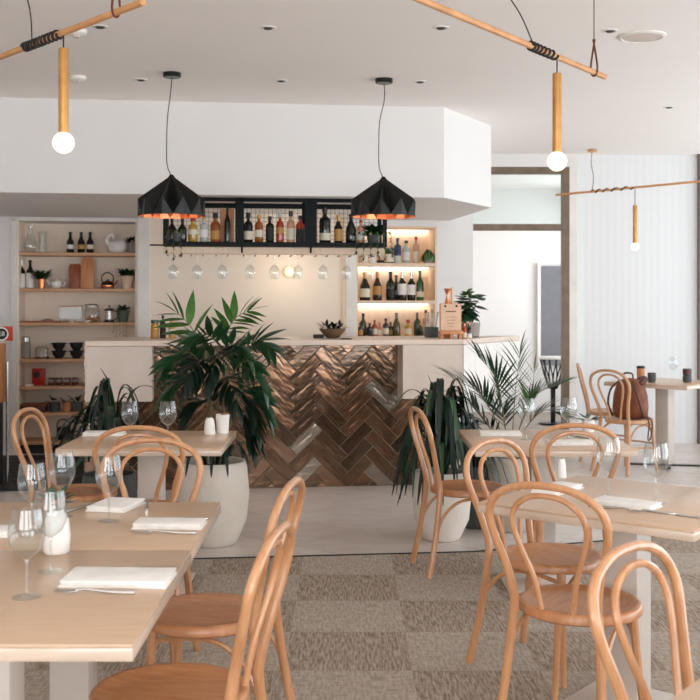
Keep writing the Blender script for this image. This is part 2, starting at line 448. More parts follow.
# doorway to the next room
d = bpy.data.objects.new('door_1', None); C.objects.link(d); d.location = (1.28, 11.22, 0); struct(d)
def dj(x0, x1, z0, z1, nm, m='bronze_frame', y0=-.05, y1=.05): return MB().box(x0, x1, y0, y1, z0, z1).obj(nm, m, d, 0, bevel=.004)
dj(.95, 1.02, 0, 2.845, 'jamb'); dj(-.02, .95, 2.775, 2.845, 'transom_rail'); dj(-.02, .95, 2.195, 2.26, 'head_rail')
dj(-.03, 1.02, 2.845, ZC, 'head_panel', 'plaster'); dj(1.02, 1.10, 0, ZC, 'reveal', 'white_trim')
MB().box(.0, .95, -.004, .004, 2.262, 2.773).obj('pane', 'pane_glass', d, 0)
struct(MB().box(2.38, 3.635, 0, .12, 0, ZC).obj('wall_far', 'ribbed_white', smooth=0, loc=(0, 11.25, 0)))
struct(MB().box(3.635, 3.71, 11.19, 11.33, 0, ZC).obj('trim_2', 'bronze_frame', smooth=0))
struct(MB().box(3.71, XR, 11.25, 11.37, 0, ZC).obj('wall_far_end', 'plaster', smooth=0))
struct(MB().box(XL, XR, 14.6, 14.72, -.1, ZC).obj('wall_beyond', 'plaster', smooth=0))
struct(MB().box(.9, 1.0, 11.6, 14.6, -.1, ZC).obj('wall_beyond_side', 'plaster', smooth=0))
o = bpy.data.objects.new('window_%d' % (n + 1), None); C.objects.link(o); o.location = (2.76, 14.58, .62); struct(o)
MB().box(-.15, .17, -.03, .0, 0, 1.32).obj('pane', 'grey_panel', o, 0)
MB().box(-.19, -.15, -.05, .0, -.04, 1.36).obj('window_frame', 'white_trim', o, 0)
MB().box(.17, .21, -.05, .0, -.04, 1.36).obj('window_frame', 'white_trim', o, 0)

# ================================================================== BAR
bar = thing('bar_counter', 'bar front of bronze herringbone tiles with pale hanging end panels', 'bar counter', Bw(0, 0), TH)
ZT = 1.169
def w2b(X, Y): return (X * cT + (Y - OY) * sT, -X * sT + (Y - OY) * cT)
c1, c2_ = w2b(.925, 8.47), w2b(1.51, 9.43)
uT0, uT1 = -2.02, ux(425, 0) + .08
MB().prism([(uT0, .003), (uT1, .003), (uT1 + .32, .62), (uT0, .62)], 0, ZT - .042).obj('bar_body', 'tile_grout', bar, 0)
VP = -.25
uP = [ux(x, VP) for x in (85, 152, 403, 463)]
zP = zy(118, 402, VP)
MB().box(uP[0], uP[1], VP, VP + .262, zP, ZT - .042).obj('end_panel', 'counter', bar, 0, bevel=.003)
MB().prism([(uP[2], VP), (c1[0], VP), (c1[0] + .12, VP + .2), (c1[0] + .12, VP + .262), (uP[2], VP + .262)], zP, ZT - .042).obj('end_panel', 'counter', bar, 0)
dx, dy = c2_[0] - c1[0], c2_[1] - c1[1]; L = math.hypot(dx, dy); nx, ny = dy / L, -dx / L
MB().prism([c1, c2_, (c2_[0] - nx * .06, c2_[1] - ny * .06), (c1[0] - nx * .06, c1[1] - ny * .06)], zP, ZT - .042).obj('return_panel', 'white_trim', bar, 0)  # whiter than the end panels: window light put into its colour
W = .095; r2 = math.sqrt(2); offu = ux(331, 0) - 4 / r2 * W; offz = -.02
hl, hw = 1.5 * W - .0022, .5 * W - .0022
tm = {}
def tile_mesh(m):
    if m not in tm: tm[m] = MB().box(-hl, hl, -.004, .012, -hw, hw).mesh('tile', m, 40, bevel=.003, bseg=1)
    return tm[m]
rt = random.Random(5)
for i in range(-40, 60):
    for j in range(-40, 60):
        t = (i - j) % 6
        if t == 0: cx, cy, dr = i + 1.5, j + .5, 1
        elif t == 5: cx, cy, dr = i + .5, j + 1.5, -1
        else: continue
        u, z = (cx - cy) / r2 * W + offu, (cx + cy) / r2 * W + offz
        if not (uT0 - .2 < u < uT1 + .2 and -.2 < z < ZT + .2): continue
        q = rt.random()
        zz = z / ZT
        m = 'tile_pewter' if q < .04 else ('tile_copper' if q < .35 else ('tile_bronze' if q < .72 else 'tile_umber'))
        cs = []
        for sl, sw in ((-1, -1), (1, -1), (1, 1), (-1, 1)):
            a, b_ = sl * hl, sw * hw
            cs.append((u + (a * dr - b_) / r2, z + (a + b_ * dr) / r2) if dr > 0 else (u + (a + b_) / r2, z + (-a + b_) / r2))
        inside = all(uT0 < p[0] < uT1 and .004 < p[1] < ZT - .045 for p in cs)
        tilt = (rt.gauss(0, .016), 0, rt.gauss(0, .016))
        if inside:
            link('tile', tile_mesh(m), bar, (u, -.002, z), (tilt[0], -R(45) * dr, tilt[2]))
        else:
            p = clip(cs, 1, 0, uT1); p = p and clip(p, -1, 0, -uT0); p = p and clip(p, 0, 1, ZT - .045); p = p and clip(p, 0, -1, -.004)
            if p: MB().plate([(k[0] - u, k[1] - z) for k in p], -.004, .008).obj('tile', m, bar, 30, bevel=.003, bseg=1, loc=(u, -.002, z), rot=(tilt[0], 0, tilt[2]))
wt = thing('bar_worktop', 'long pale worktop along the bar with an angled right end', 'worktop', Bw(0, 0, ZT - .04), TH)
MB().prism([(uP[0], VP - .004), (c1[0], VP - .004), c2_, (c2_[0] - .35, c2_[1] + .05), (c1[0] - .3, .66), (uP[0], .66)], 0, .04).obj('slab', 'worktop', wt, 0, bevel=.004)

# ---- service cabinet with red notice at the left edge
cab = thing('service_cabinet', 'dark service cabinet with a curved timber front panel at the left edge', 'cabinet', (-3.11, 8.75, 0), 0)
MB().box(-.36, .36, -.2, .02, 0, .66).obj('cabinet_body', 'black_matte', cab, 0, bevel=.006)
MB().prism([(-.38, -.28), (.30, -.28), (.37, -.22), (.39, -.1), (.385, .02), (-.38, .02)], .66, 1.13).obj('timber_front', 'board_light', cab, 0, bevel=.01)
MB().box(-.38, .37, -.26, .02, 1.13, 1.15).obj('cabinet_top', 'ceramic', cab, 0)
MB().tube([(.40, .0, .02), (.40, .0, .98)], .012, 8).obj('handle', 'steel', cab)
sg = thing('notice_sign', 'small red notice with a white ringed black disc on the cabinet', 'sign', (-3.035, 8.72, 1.15), 0)
MB().box(-.3, .375, -.01, .01, 0, .115).obj('board', 'sign_red', sg, 0)
MB().lathe([(.055, 0), (.055, .004)], 28).obj('white_ring', 'label_white', sg, loc=(.292, -.01, .055), rot=(R(90), 0, 0))
MB().lathe([(.044, 0), (.044, .003)], 28).obj('black_disc', 'label_black', sg, loc=(.292, -.014, .055), rot=(R(90), 0, 0))
def text(name, s, size, m, parent, loc, rot, ext=.0008):
    c = bpy.data.curves.new(name, 'FONT'); c.body = s; c.size = size; c.align_x = 'CENTER'; c.align_y = 'CENTER'; c.extrude = ext
    o = bpy.data.objects.new(name, c); dg = None
    C.objects.link(o); bpy.context.view_layer.update()
    me = bpy.data.meshes.new_from_object(o.evaluated_get(bpy.context.evaluated_depsgraph_get()))
    bpy.data.objects.remove(o); me.materials.clear(); me.materials.append(MATS[m])
    return link(name, me, parent, loc, rot)
text('lettering', 'EB', .05, 'label_white', sg, (.293, -.0185, .055), (R(90), 0, 0))

mt_ = thing('dark_floor_sheet', 'added dark ridged floor sheet before the built-in shelves left of the bar', 'mat', Bw(-2.85, 1.05, .0), TH)  # added sheet that makes this part of the floor nearly black
b = MB().box(-.95, .78, -.95, 1.0, .0005, .012); b.obj('sheet_body', 'black_matte', mt_, 0, bevel=.003)
for k in range(9): MB().box(-.93, .76, -.9 + .2 * k, -.82 + .2 * k, .012, .015).obj('sheet_ridge', 'black_matte', mt_, 0)

# ================================================================== CHAIRS
def arch(P, n=5):                                   # half path (y>=0) from foot to crown, mirrored
    full = [Vector((p[0], -p[1], p[2])) for p in P] + [Vector(p) for p in P[-2::-1]]
    return crom(full, n)
def make_chair(label, frame, seatm, stretch=False):
    t = thing('bentwood_chair', label, 'chair', group='bentwood cafe chairs')
    outer = [(-.268, .190, 0), (-.228, .168, .2), (-.200, .150, .42), (-.204, .146, .50), (-.226, .165, .60), (-.252, .195, .70),
             (-.268, .203, .77), (-.283, .172, .83), (-.291, .095, .868), (-.294, 0, .878)]
    P = arch(outer); N = len(P)
    MB().tube(P, [.0155 if p.z < .45 else .0155 - .003 * (p.z - .45) / .42 for p in P], 10).obj('back_frame', frame, t)
    inner = [(-.186, .055, .452), (-.203, .074, .56), (-.232, .112, .67), (-.252, .128, .745), (-.266, .108, .80), (-.273, .058, .834), (-.276, 0, .842)]
    MB().tube(arch(inner), .0098, 8).obj('inner_loop', frame, t)
    MB().lathe([(0, .446), (.12, .444), (.172, .448), (.186, .455), (.200, .455), (.207, .447), (.207, .424), (.198, .418), (.0, .420)], 36).obj('seat', seatm, t, 50)
    for s in (-1, 1):
        MB().tube(crom([(.132, s * .132, .420), (.146, s * .146, .25), (.166, s * .166, 0)], 4), [.0175, .011], 8).obj('leg', frame, t)
        MB().tube(crom([(-.231, s * .170, .185), (-.19, s * .165, .31), (-.10, s * .16, .392), (.02, s * .152, .404), (.125, s * .14, .385)], 5), .0085, 6).obj('brace', frame, t)
    MB().tube(crom([(.150, -.148, .235), (.148, -.11, .36), (.142, 0, .404), (.148, .11, .36), (.150, .148, .235)], 5), .0085, 6).obj('brace', frame, t)
    if stretch:
        for s in (-1, 1): MB().tube([(-.236, s * .171, .23), (.150, s * .151, .20)], .008, 6).obj('stretcher', frame, t)
        MB().tube([(.152, -.152, .24), (.152, .152, .24)], .008, 6).obj('stretcher', frame, t)
        MB().tube([(-.23, -.168, .24), (-.23, .168, .24)], .008, 6).obj('stretcher', frame, t)
    return t
proto = make_chair('bentwood chair nearest the camera at the left table, cut off by the bottom edge', 'bentwood', 'seat_wood')
proto.location = (-.455, 2.84, 0); proto.rotation_euler = (0, 0, R(170))
for x, y, a, lb in (
    (-.455, 3.57, 170, 'bentwood chair second along the right side of the near left table'),
    (-.81, 4.30, -90, 'bentwood chair at the far end of the near left table, facing the camera'),
    (-.96, 5.34, 90, 'bentwood chair at the near side of the small table by the white planter'),
    (-1.43, 5.84, -8, 'bentwood chair at the left end of the table by the open shelves'),
    (.795, 3.69, 55, 'bentwood chair in front of the angled right table, back to the camera, nearest table front'),
    (.825, 4.36, -44, 'bentwood chair at the left back side of the angled right table'),
    (1.10, 5.43, 88, 'bentwood chair at the near side of the table with the succulent'),
    (.675, 5.98, 10, 'bentwood chair in side view in front of the drooping dark plant'),
    (.885, 2.38, -42, 'bentwood chair at the lower right corner of the photograph')):
    dup(proto, (x, y, 0), R(a), lb)
pale = make_chair('pale bentwood chair with the brown leather backpack on its seat', 'pale_chair', 'pale_chair', True)
pale.location = (2.46, 9.44, 0); pale.rotation_euler = (0, 0, R(38))
dup(pale, (2.46, 10.12, 0), R(-13), 'pale bentwood chair seen edge on behind the backpack chair')

# ================================================================== TABLES
TZ = .75
def make_table(label, wx=.78, wy=.78, group='square pedestal dining tables', basem='pedestal'):
    t = thing('dining_table', label, 'table', group=group)
    MB().box(-wx / 2, wx / 2, -wy / 2, wy / 2, TZ - .008, TZ).obj('tabletop', 'oak_top', t, 30, bevel=.0015)
    MB().box(-wx / 2 - .0004, wx / 2 + .0004, -wy / 2 - .0004, wy / 2 + .0004, TZ - .036, TZ - .008).obj('table_edge', 'oak_edge', t, 30, bevel=.002)
    MB().box(-.062, .062, -.062, .062, .012, TZ - .036).obj('pedestal', 'pedestal', t, 30, bevel=.004)
    MB().box(-.2, .2, -.2, .2, 0, .012).obj('base_plate', basem, t, 30, bevel=.003)
    return t
t1 = make_table('near half of the oak dining table in the left foreground', .86, .86)
t1.location = (-.87, 2.69, 0)
t1b = make_table('far half of the oak dining table in the left foreground, holding the bud vase', .86, .745); t1b.location = (-.87, 3.4965, 0)
t2 = make_table('small oak table in front of the tall palm in the white planter', .80, .74); t2.location = (-1.0, 5.64, 0)
r1 = make_table('oak table turned at an angle on the right with two wine glasses', .78, .78); r1.location = (1.02, 3.93, 0); r1.rotation_euler = (0, 0, R(-38.5))
r2 = make_table('oak table on the right with the small succulent, behind the angled one', .78, .82); r2.location = (1.02, 5.66, 0)
r0 = make_table('corner of an oak table cut off at the lower right corner', .78, .78); r0.location = (1.06, 1.92, 0); r0.rotation_euler = (0, 0, R(-39))
tT = make_table('pale table by the white ribbed wall with stacked dark cups', .78, .78, basem='black_metal'); [bpy.data.objects.remove(c) for c in kids(tT) if c.name.startswith('base_plate')]
for q in (0, 90): MB().box(-.3, .3, -.03, .03, 0, .012).obj('base_bar', 'black_metal', tT, 30, bevel=.003, rot=R(q + 30), loc=(0, 0, q / 90 * .0121))
tT.location = (2.86, 9.75, 0); tT.rotation_euler = (0, 0, R(-42))

# ================================================================== TABLEWARE
def tp(x, y, z=TZ): Y = F * (H - z) / (y - YH); return Vector(((x - CX) * Y / F, Y, z))
def make_glass(label):
    t = thing('wine_glass', label, 'glass', group='stemmed wine glasses')
    MB().shell([(.004, .092), (.014, .096), (.030, .110), (.041, .132), (.044, .152), (.042, .180), (.036, .215)], 28).obj('bowl', 'clear_glass', t, 60)
    MB().lathe([(.0052, .006), (.0036, .02), (.0034, .075), (.0055, .0915)], 10).obj('stem', 'clear_glass', t, 60)
    MB().lathe([(.035, .0008), (.0355, .002), (.012, .004), (.005, .0065)], 28).obj('foot', 'foot_glass', t, 60)
    return t
G0 = make_glass('wine glass in front of the white napkin at the far end of the left table')
G0.location = (-.765, 3.53, TZ)
for p, lb in (((-.935, 3.60), 'wine glass standing behind the bud vase on the left table, right one of the pair'),
              ((-.965, 3.36), 'wine glass just left of the sprig in the bud vase'),
              ((-.775, 2.87), 'wine glass in front of the white bud vase'),
              ((-.765, 2.62), 'wine glass nearest the camera on the left table'),
              ((-1.075, 5.45), 'left wine glass on the small table by the white planter'),
              ((-.885, 5.45), 'right wine glass on the small table by the white planter'),
              ((.935, 5.62), 'wine glass in front of the feathery palm fronds'),
              ((1.16, 5.66), 'wine glass left of the small succulent on the right table'),
              ((.965, 3.99), 'left wine glass on the angled right table'),
              ((1.095, 3.84), 'right wine glass on the angled right table'),
              ((2.98, 9.9), 'stemmed glass on the far pale table by the ribbed wall')):
    dup(G0, (p[0], p[1], TZ), 0, lb)

def make_napkin(label, L=.25, D=.13):
    t = thing('napkin', label, 'napkin', group='folded white napkins')
    b = MB(); n = 6
    for k, (z0, z1, ins) in enumerate(((0, .006, 0), (.0062, .012, .004), (.0122, .017, .002))):
        V = []
        for zz in (z0, z1):
            for i in range(n + 1):
                x = -L / 2 + ins + (L - 2 * ins) * i / n; wv = .0012 * math.sin(i * 1.7 + k)
                V += [(x, -D / 2 + ins * 2 + wv, zz), (x, D / 2 - ins + wv, zz + (.0008 if zz == z1 else 0))]
        m = 2 * (n + 1); Fc = []
        for i in range(n):
            a = 2 * i; Fc += [(a, a + 1, a + 3, a + 2), (m + a, m + a + 2, m + a + 3, m + a + 1), (a, a + 2, m + a + 2, m + a), (a + 1, m + a + 1, m + a + 3, a + 3)]
        Fc += [(0, m, m + 1, 1), (2 * n, 2 * n + 1, m + 2 * n + 1, m + 2 * n)]
        b.add(V, Fc)
    b.obj('cloth', 'napkin', t, 50, bevel=.0012)
    return t
N0 = make_napkin('wide folded white napkin nearest the camera on the left table', .27, .15); N0.location = (-.575, 2.775, TZ); N0.rotation_euler = (0, 0, R(-2))
N1 = make_napkin('folded white napkin on the far half of the left table, near its right edge', .22, .11); N1.location = (-.555, 3.45, TZ); N1.rotation_euler = (0, 0, R(-2))
N2 = make_napkin('white napkin folded lengthwise at the far end of the left table', .19, .14); N2.location = (-.79, 3.77, TZ); N2.rotation_euler = (0, 0, R(78))
for q, a, lb in (((-1.13, 3.33), 4, 'white napkin at the left picture edge behind the wine glasses'),
                 ((-1.12, 2.70), 12, 'white napkin corner at the left picture edge beside the foreground glass'),
                 ((-1.285, 5.82), 3, 'white napkin at the left end of the small table by the planter'),
                 ((-.98, 5.52), -4, 'white napkin between the two glasses on the small planter table'),
                 ((.83, 5.82), -4, 'white napkin at the left end of the succulent table'),
                 ((1.12, 5.44), 4, 'white napkin at the near edge of the succulent table'),
                 ((.98, 3.80), -38, 'white napkin on the angled table in front of the wine glasses'),
                 ((.80, 4.10), 52, 'white napkin at the left side of the angled table')):
    s = dup(N1, (q[0], q[1], TZ), R(a), lb)

def make_fork(label):
    t = thing('fork', label, 'fork', group='steel forks')
    b = MB(); b.tube(crom([(-.1, 0, .0035), (-.04, 0, .0045), (.02, 0, .0095), (.045, 0, .007)], 4), [.0062, .0065, .006, .0055, .005, .0045, .004, .0038, .0035, .0034, .0034, .004, .005], 8, flat=1)
    for v in range(len(b.v)): x, y, z = b.v[v]; b.v[v] = (x, y, z)
    b.obj('handle', 'steel', t)
    h = MB().prism([(.04, -.004), (.052, -.011), (.062, -.0115), (.062, .0115), (.052, .011), (.04, .004)], .005, .0072)
    h.obj('head', 'steel', t, 0)
    for k in (-.0098, -.0033, .0033, .0098): MB().tube([(.061, k, .0061), (.085, k, .0055), (.1, k, .0085)], .0012, 5).obj('tine', 'steel', t)
    return t
def make_knife(label):
    t = thing('table_knife', label, 'knife', group='steel table knives')
    MB().prism([(-.115, -.006), (-.11, -.008), (0, -.006), (0, .006), (-.11, .008), (-.115, .006)], .0, .007).obj('handle', 'steel', t, 30, bevel=.002)
    MB().prism([(0, -.006), (.02, -.010), (.08, -.010), (.105, -.003), (.11, .006), (0, .006)], .0025, .0045).obj('blade', 'steel', t, 0)
    return t
F0 = make_fork('fork lying in front of the nearest napkin on the left table'); F0.location = (-.61, 2.655, TZ); F0.rotation_euler = (0, 0, R(176))
for q, a, lb in (((-.555, 3.335), 178, 'fork lying in front of the second napkin on the left table'), ((-.69, 3.80), 100, 'fork to the right of the lengthwise napkin'),
                 ((.925, 3.72), -38, 'fork beside the napkin on the angled right table')):
    dup(F0, (q[0], q[1], TZ), R(a), lb)
K0 = make_knife('knife behind the nearest napkin on the left table'); K0.location = (-.56, 2.895, TZ); K0.rotation_euler = (0, 0, R(178))
for q, a, lb in (((-.56, 3.56), 178, 'knife behind the second napkin on the left table'), ((-.90, 3.78), 70, 'knife to the left of the lengthwise napkin'),
                 ((-.905, 2.46), 62, 'knife at the left picture edge near the foreground glass'), ((1.10, 3.63), -38, 'knife at the front edge of the angled right table'),
                 ((1.22, 5.75), 115, 'knife beside the small succulent')):
    dup(K0, (q[0], q[1], TZ), R(a), lb)

# bud vase with sprig, shakers and cups
def leafmesh(name, m, w=.28, droop=.25, fold=.25, n=5):
    P = []; Wd = []
    for i in range(n + 1):
        t = i / n; P.append((t, 0, -droop * t * t)); Wd.append(max(.004, w / 2 * math.sin(math.pi * min(1, (t * .93 + .05)) ** .75)) if i < n else .003)
    return MB().ribbon(P, Wd, (0, 1, 0), fold).mesh(name, m, 60)
LM = {}
def leaf(parent, p, d, L, m='leaf', w=.28, droop=.25, roll=0, name='leaf'):
    key = (m, w, droop)
    if key not in LM: LM[key] = leafmesh('leaf', m, w, droop)
    d = Vector(d).normalized(); up = Vector((0, 0, 1)); sd = up.cross(d)
    sd = sd.normalized() if sd.length > 1e-3 else Vector((0, 1, 0))
    up = d.cross(sd)
    M = Matrix((d, sd, up)).transposed()
    if roll: M = M @ Matrix.Rotation(roll, 3, 'X')
    o = link(name, LM[key], parent, p, tuple(M.to_euler())); o.scale = (L, L, L); return o
def sprig(parent, top, n, L, m, spread=1.0, w=.3, rs=1, stemr=.0012):
    rr = random.Random(rs)
    for i in range(n):
        a = 2.4 * i + rr.random(); e = .25 + .9 * rr.random()
        leaf(parent, (top[0] + .25 * L * math.cos(a), top[1] + .25 * L * math.sin(a), top[2] + L * .55 * (i % 4) / 3 * min(1, n / 20)), (math.cos(a) * spread, math.sin(a) * spread, e), L * (.75 + .5 * rr.random()), m, w, .25)
v = thing('bud_vase', 'white bud vase with a green sprig on the left table', 'vase', (-.815, 3.08, TZ))
MB().lathe([(.030, 0), (.036, .006), (.039, .05), (.034, .095), (.022, .118), (.020, .124), (.016, .12), (.014, .02)], 24).obj('vase_body', 'ceramic', v, 60)
for k in range(3): MB().tube(crom([(0, 0, .02), (.004 * k - .004, .003, .12), (.02 * (k - 1), .008, .17)], 4), .0014, 5).obj('stalk', 'stem', v)
sprig(v, (0, 0, .14), 16, .048, 'leaf', 1.0, .45, 3)
def shaker(loc, label, h=.09, r=.032):
    t = thing('shaker', label, 'shaker', loc)
    MB().lathe([(r * .92, 0), (r, .004), (r * .86, h * .6), (r * .72, h * .86), (r * .5, h), (0, h)], 20).obj('shaker_body', 'ceramic', t, 60)
    MB().lathe([(.006, h - .001), (.006, h + .001), (0, h + .001)], 10).obj('hole_cap', 'black_matte', t)
    return t
shaker((-.725, 5.84, TZ), 'white ceramic shaker beside the white pot on the small planter table')
shaker((.875, 4.40, TZ), 'white shaker with a dark top at the back of the angled table', .078, .019)
def small_pot(name, label, loc, h, r, m, lm, n, L, w=.3, taper=.85, rs=1, spread=1.0, cat='plant'):
    t = thing(name, label, cat, loc)
    MB().lathe([(r * taper, 0), (r, h), (r * .9, h), (r * .85, h * .8), (0, h * .8)], 20).obj('pot', m, t, 50)
    MB().lathe([(r * .86, h * .78), (r * .5, h * .86), (0, h * .88)], 14).obj('soil', 'soil', t)
    sprig(t, (0, 0, h * .88), n, L, lm, spread, w, rs)
    return t
small_pot('potted_succulent', 'white cup with a brownish little succulent beside the white shaker', (-.665, 5.92, TZ), .10, .038, 'ceramic', 'board_light', 9, .03, .5, rs=4)
small_pot('potted_succulent', 'small dark green succulent in a white cup on the right table', (1.335, 5.98, TZ), .065, .036, 'ceramic', 'leaf', 13, .062, .42, rs=8, spread=1.3)
def cup(loc, label, h, r, m, band=None, lid=None, group=None):
    t = thing('cup', label, 'cup', loc, 0, group)
    MB().lathe([(r * .8, 0), (r, h * .25), (r, h), (r * .92, h), (r * .9, h * .15), (0, h * .12)], 20).obj('cup_body', m, t, 50)
    if band: MB().shell([(r * 1.012, h * .3), (r * 1.012, h * .8)], 20).obj('band', band, t)
    if lid: MB().lathe([(r * 1.06, h), (r * 1.06, h + .012), (r * .9, h + .022), (0, h + .022)], 20).obj('lid', lid, t, 40)
    return t
cup((2.70, 9.95, TZ), 'tan takeaway cup with dark lid behind the backpack', .105, .036, 'board_light', None, 'black_matte')
cup((2.71, 9.63, TZ), 'single dark blue cup left on the far pale table', .085, .036, 'planter_dark')
cup((3.02, 9.62, TZ), 'lower of the two stacked dark cups on the far table', .06, .039, 'planter_dark')
cup((3.02, 9.62, TZ + .061), 'upper of the two stacked dark cups on the far table', .06, .039, 'planter_dark', 'dark_red')

# ---- leather backpack on the far chair
bk = thing('backpack', 'brown leather backpack sitting on the pale bentwood chair', 'bag', (2.475, 9.452, .456), R(38))
b = MB(); n = 18; prof = [(.0, .84), (.02, 1.0), (.10, 1.04), (.20, .98), (.28, .82), (.33, .55), (.345, .15)]
for z, k in prof:
    for i in range(n):
        a = 2 * math.pi * i / n; c_, s_ = math.cos(a), math.sin(a)
        sq = lambda v: math.copysign(abs(v) ** .65, v)
        b.v.append((.088 * k * sq(c_), .155 * k * sq(s_), z))
for i in range(len(prof) - 1):
    for k in range(n): b.f.append((i * n + k, i * n + (k + 1) % n, (i + 1) * n + (k + 1) % n, (i + 1) * n + k))
b.f += [tuple(range(n))[::-1], tuple((len(prof) - 1) * n + k for k in range(n))]
b.obj('bag_body', 'leather', bk, 60)
MB().tube(crom([(-.0, -.1, .29), (.075, -.09, .335), (.115, 0, .31), (.10, .02, .2), (.098, .0, .16)], 5), .03, 8).obj('flap', 'leather_dark', bk)
MB().tube(crom([(-.03, -.05, .34), (-.03, -.04, .385), (-.03, .04, .385), (-.03, .05, .34)], 5), .008, 6).obj('grab_handle', 'leather_dark', bk)
for s in (-1, 1):
    MB().tube(crom([(-.06, s * .07, .32), (-.10, s * .13, .25), (-.088, s * .17, .12), (-.03, s * .165, .01)], 6), .009, 6).obj('shoulder_strap', 'leather_dark', bk)
MB().tube(crom([(.02, -.165, .02), (.01, -.22, -.03), (-.02, -.225, -.15), (-.045, -.215, -.16), (-.03, -.215, -.02), (-.02, -.16, .03)], 5), .006, 6).obj('loose_strap', 'leather_dark', bk)
MB().box(.1, .112, -.045, .045, .05, .15).obj('front_pocket', 'leather_dark', bk, 30, bevel=.004)

# ================================================================== SHELVES AND BOTTLES
VI = VW + .15                                       # depth line of goods standing on niche shelves
su = thing('shelf_unit', 'tall built-in shelf unit with wooden shelves on the left', 'shelf', Bw(0, VW, 0), TH)
MB().box(uA, uB_, .34, .375, zL0, zL1).obj('back_panel', 'cream', su, 0)
MB().box(uA, uA + .018, .0, .34, zL0, zL1).obj('side_panel', 'cream', su, 0)
MB().box(uB_ - .018, uB_, .0, .34, zL0, zL1).obj('side_panel', 'cream', su, 0)
ZSH = []
for y in (252.5, 288.5, 322.5, 359, 386, 412.5, 441):
    z = zy(75, y, VW); ZSH.append(z)
    MB().box(uA + .019, uB_ - .019, .005, .34, z - .030, z).obj('shelf', 'shelf_wood', su, 0, bevel=.002)
MB().box(uA, uB_, .06, .1, 0, zL0).obj('kickboard', 'black_matte', su, 0)
nb = thing('niche_shelves', 'wood-lined lit niche with bottle shelves right of the bar wall', 'shelf', Bw(0, VW, 0), TH)
MB().box(uE, uF, .34, .375, zR0, zR1).obj('back_panel', 'niche_wood', nb, 0)
MB().box(uF - .02, uF, .0, .34, zR0, zR1).obj('side_panel', 'niche_wood', nb, 0)
MB().box(uE, uE + .02, .0, .34, zR0, zR1).obj('side_panel', 'niche_wood', nb, 0)
MB().box(uE + .021, uF - .021, .0, .34, zR1 - .02, zR1).obj('top_panel', 'niche_wood', nb, 0)
ZN = []
for y in (263, 300.5):
    z = zy(396, y, VW); ZN.append(z)
    MB().box(uE + .021, uF - .021, .0, .34, z - .032, z).obj('shelf', 'niche_wood', nb, 0, bevel=.002)
MB().box(uE + .021, uF - .021, .0, .34, zR0, zR0 + .012).obj('shelf', 'niche_wood', nb, 0); ZN.append(zR0 + .012)
for z in (zR1 - .02, ZN[0] - .032, ZN[1] - .032):
    MB().box(uE + .03, uF - .03, .315, .335, z - .012, z).obj('led_strip', 'led', nb, 0)
    ctr = Bw((uE + uF) / 2, VW + .31, z - .016); q = area('led_glow', ctr, Bw((uE + uF) / 2, VW + .25, z - .4), uF - uE - .08, .02, .55, (1.0, .93, .83))
    q.rotation_euler = (0, 0, TH)

PROF = {
    'wine': [(.96, 0), (1, .02), (1, .56), (.92, .62), (.5, .72), (.36, .78), (.34, .93), (.4, .935), (.4, 1)],
    'burgundy': [(.96, 0), (1, .02), (1, .42), (.88, .54), (.55, .68), (.36, .78), (.33, .93), (.39, .935), (.39, 1)],
    'beer': [(.94, 0), (1, .02), (1, .5), (.9, .58), (.55, .68), (.42, .78), (.38, .95), (.46, .955), (.46, 1)],
    'spirit': [(.94, 0), (1, .02), (1, .62), (.9, .69), (.42, .75), (.36, .78), (.36, .86), (.44, .865), (.44, 1)],
    'squat': [(.94, 0), (1, .03), (1, .55), (.85, .66), (.4, .72), (.34, .75), (.34, .82), (.5, .825), (.5, 1)],
    'gin': [(.94, 0), (1, .02), (1, .66), (.8, .72), (.38, .75), (.36, .88), (.42, .885), (.42, 1)],
    'jar': [(.94, 0), (1, .03), (1, .70), (.9, .78), (.82, .80), (.82, .82), (.95, .825), (.95, 1)],
}
CAPF = {'wine': .80, 'burgundy': .80, 'beer': .9, 'spirit': .86, 'squat': .82, 'gin': .885, 'jar': .82}
def bottle(kind, label, x, ytop, ybase, wpx, v, zb, glassm, labm=None, capm='black_matte', lab=(.14, .44), group='bottles', name='bottle', square=False, stand=None):
    u, _, t = bp(x, ybase, v); s = F / t
    h = (ybase - ytop) / s; r = wpx / 2 / s
    o = thing(name, label, 'bottle', Bw(u, v, zb), TH, group)
    P = PROF[kind]; cf = CAPF[kind]; n = 18
    body = [(a * r, b * h) for a, b in P if b <= cf + 1e-6]
    cap = [(a * r * 1.03, b * h) for a, b in P if b >= cf - 1e-6 and b > cf - .001]
    if len(cap) < 2: cap = [(P[-1][0] * r * 1.03, cf * h), (P[-1][0] * r * 1.03, h)]
    if cap[0][1] > body[-1][1] + 1e-6: cap = [(cap[0][0], body[-1][1])] + cap
    MB().lathe(body, n).obj('bottle_body', glassm, o, 40)
    MB().lathe(cap + [(0, h * 1.001)], n).obj('cap', capm, o, 40)
    if labm:
        MB().shell([(r * 1.012, h * lab[0]), (r * 1.012, h * lab[1])], n).obj('label', labm, o)
    return o
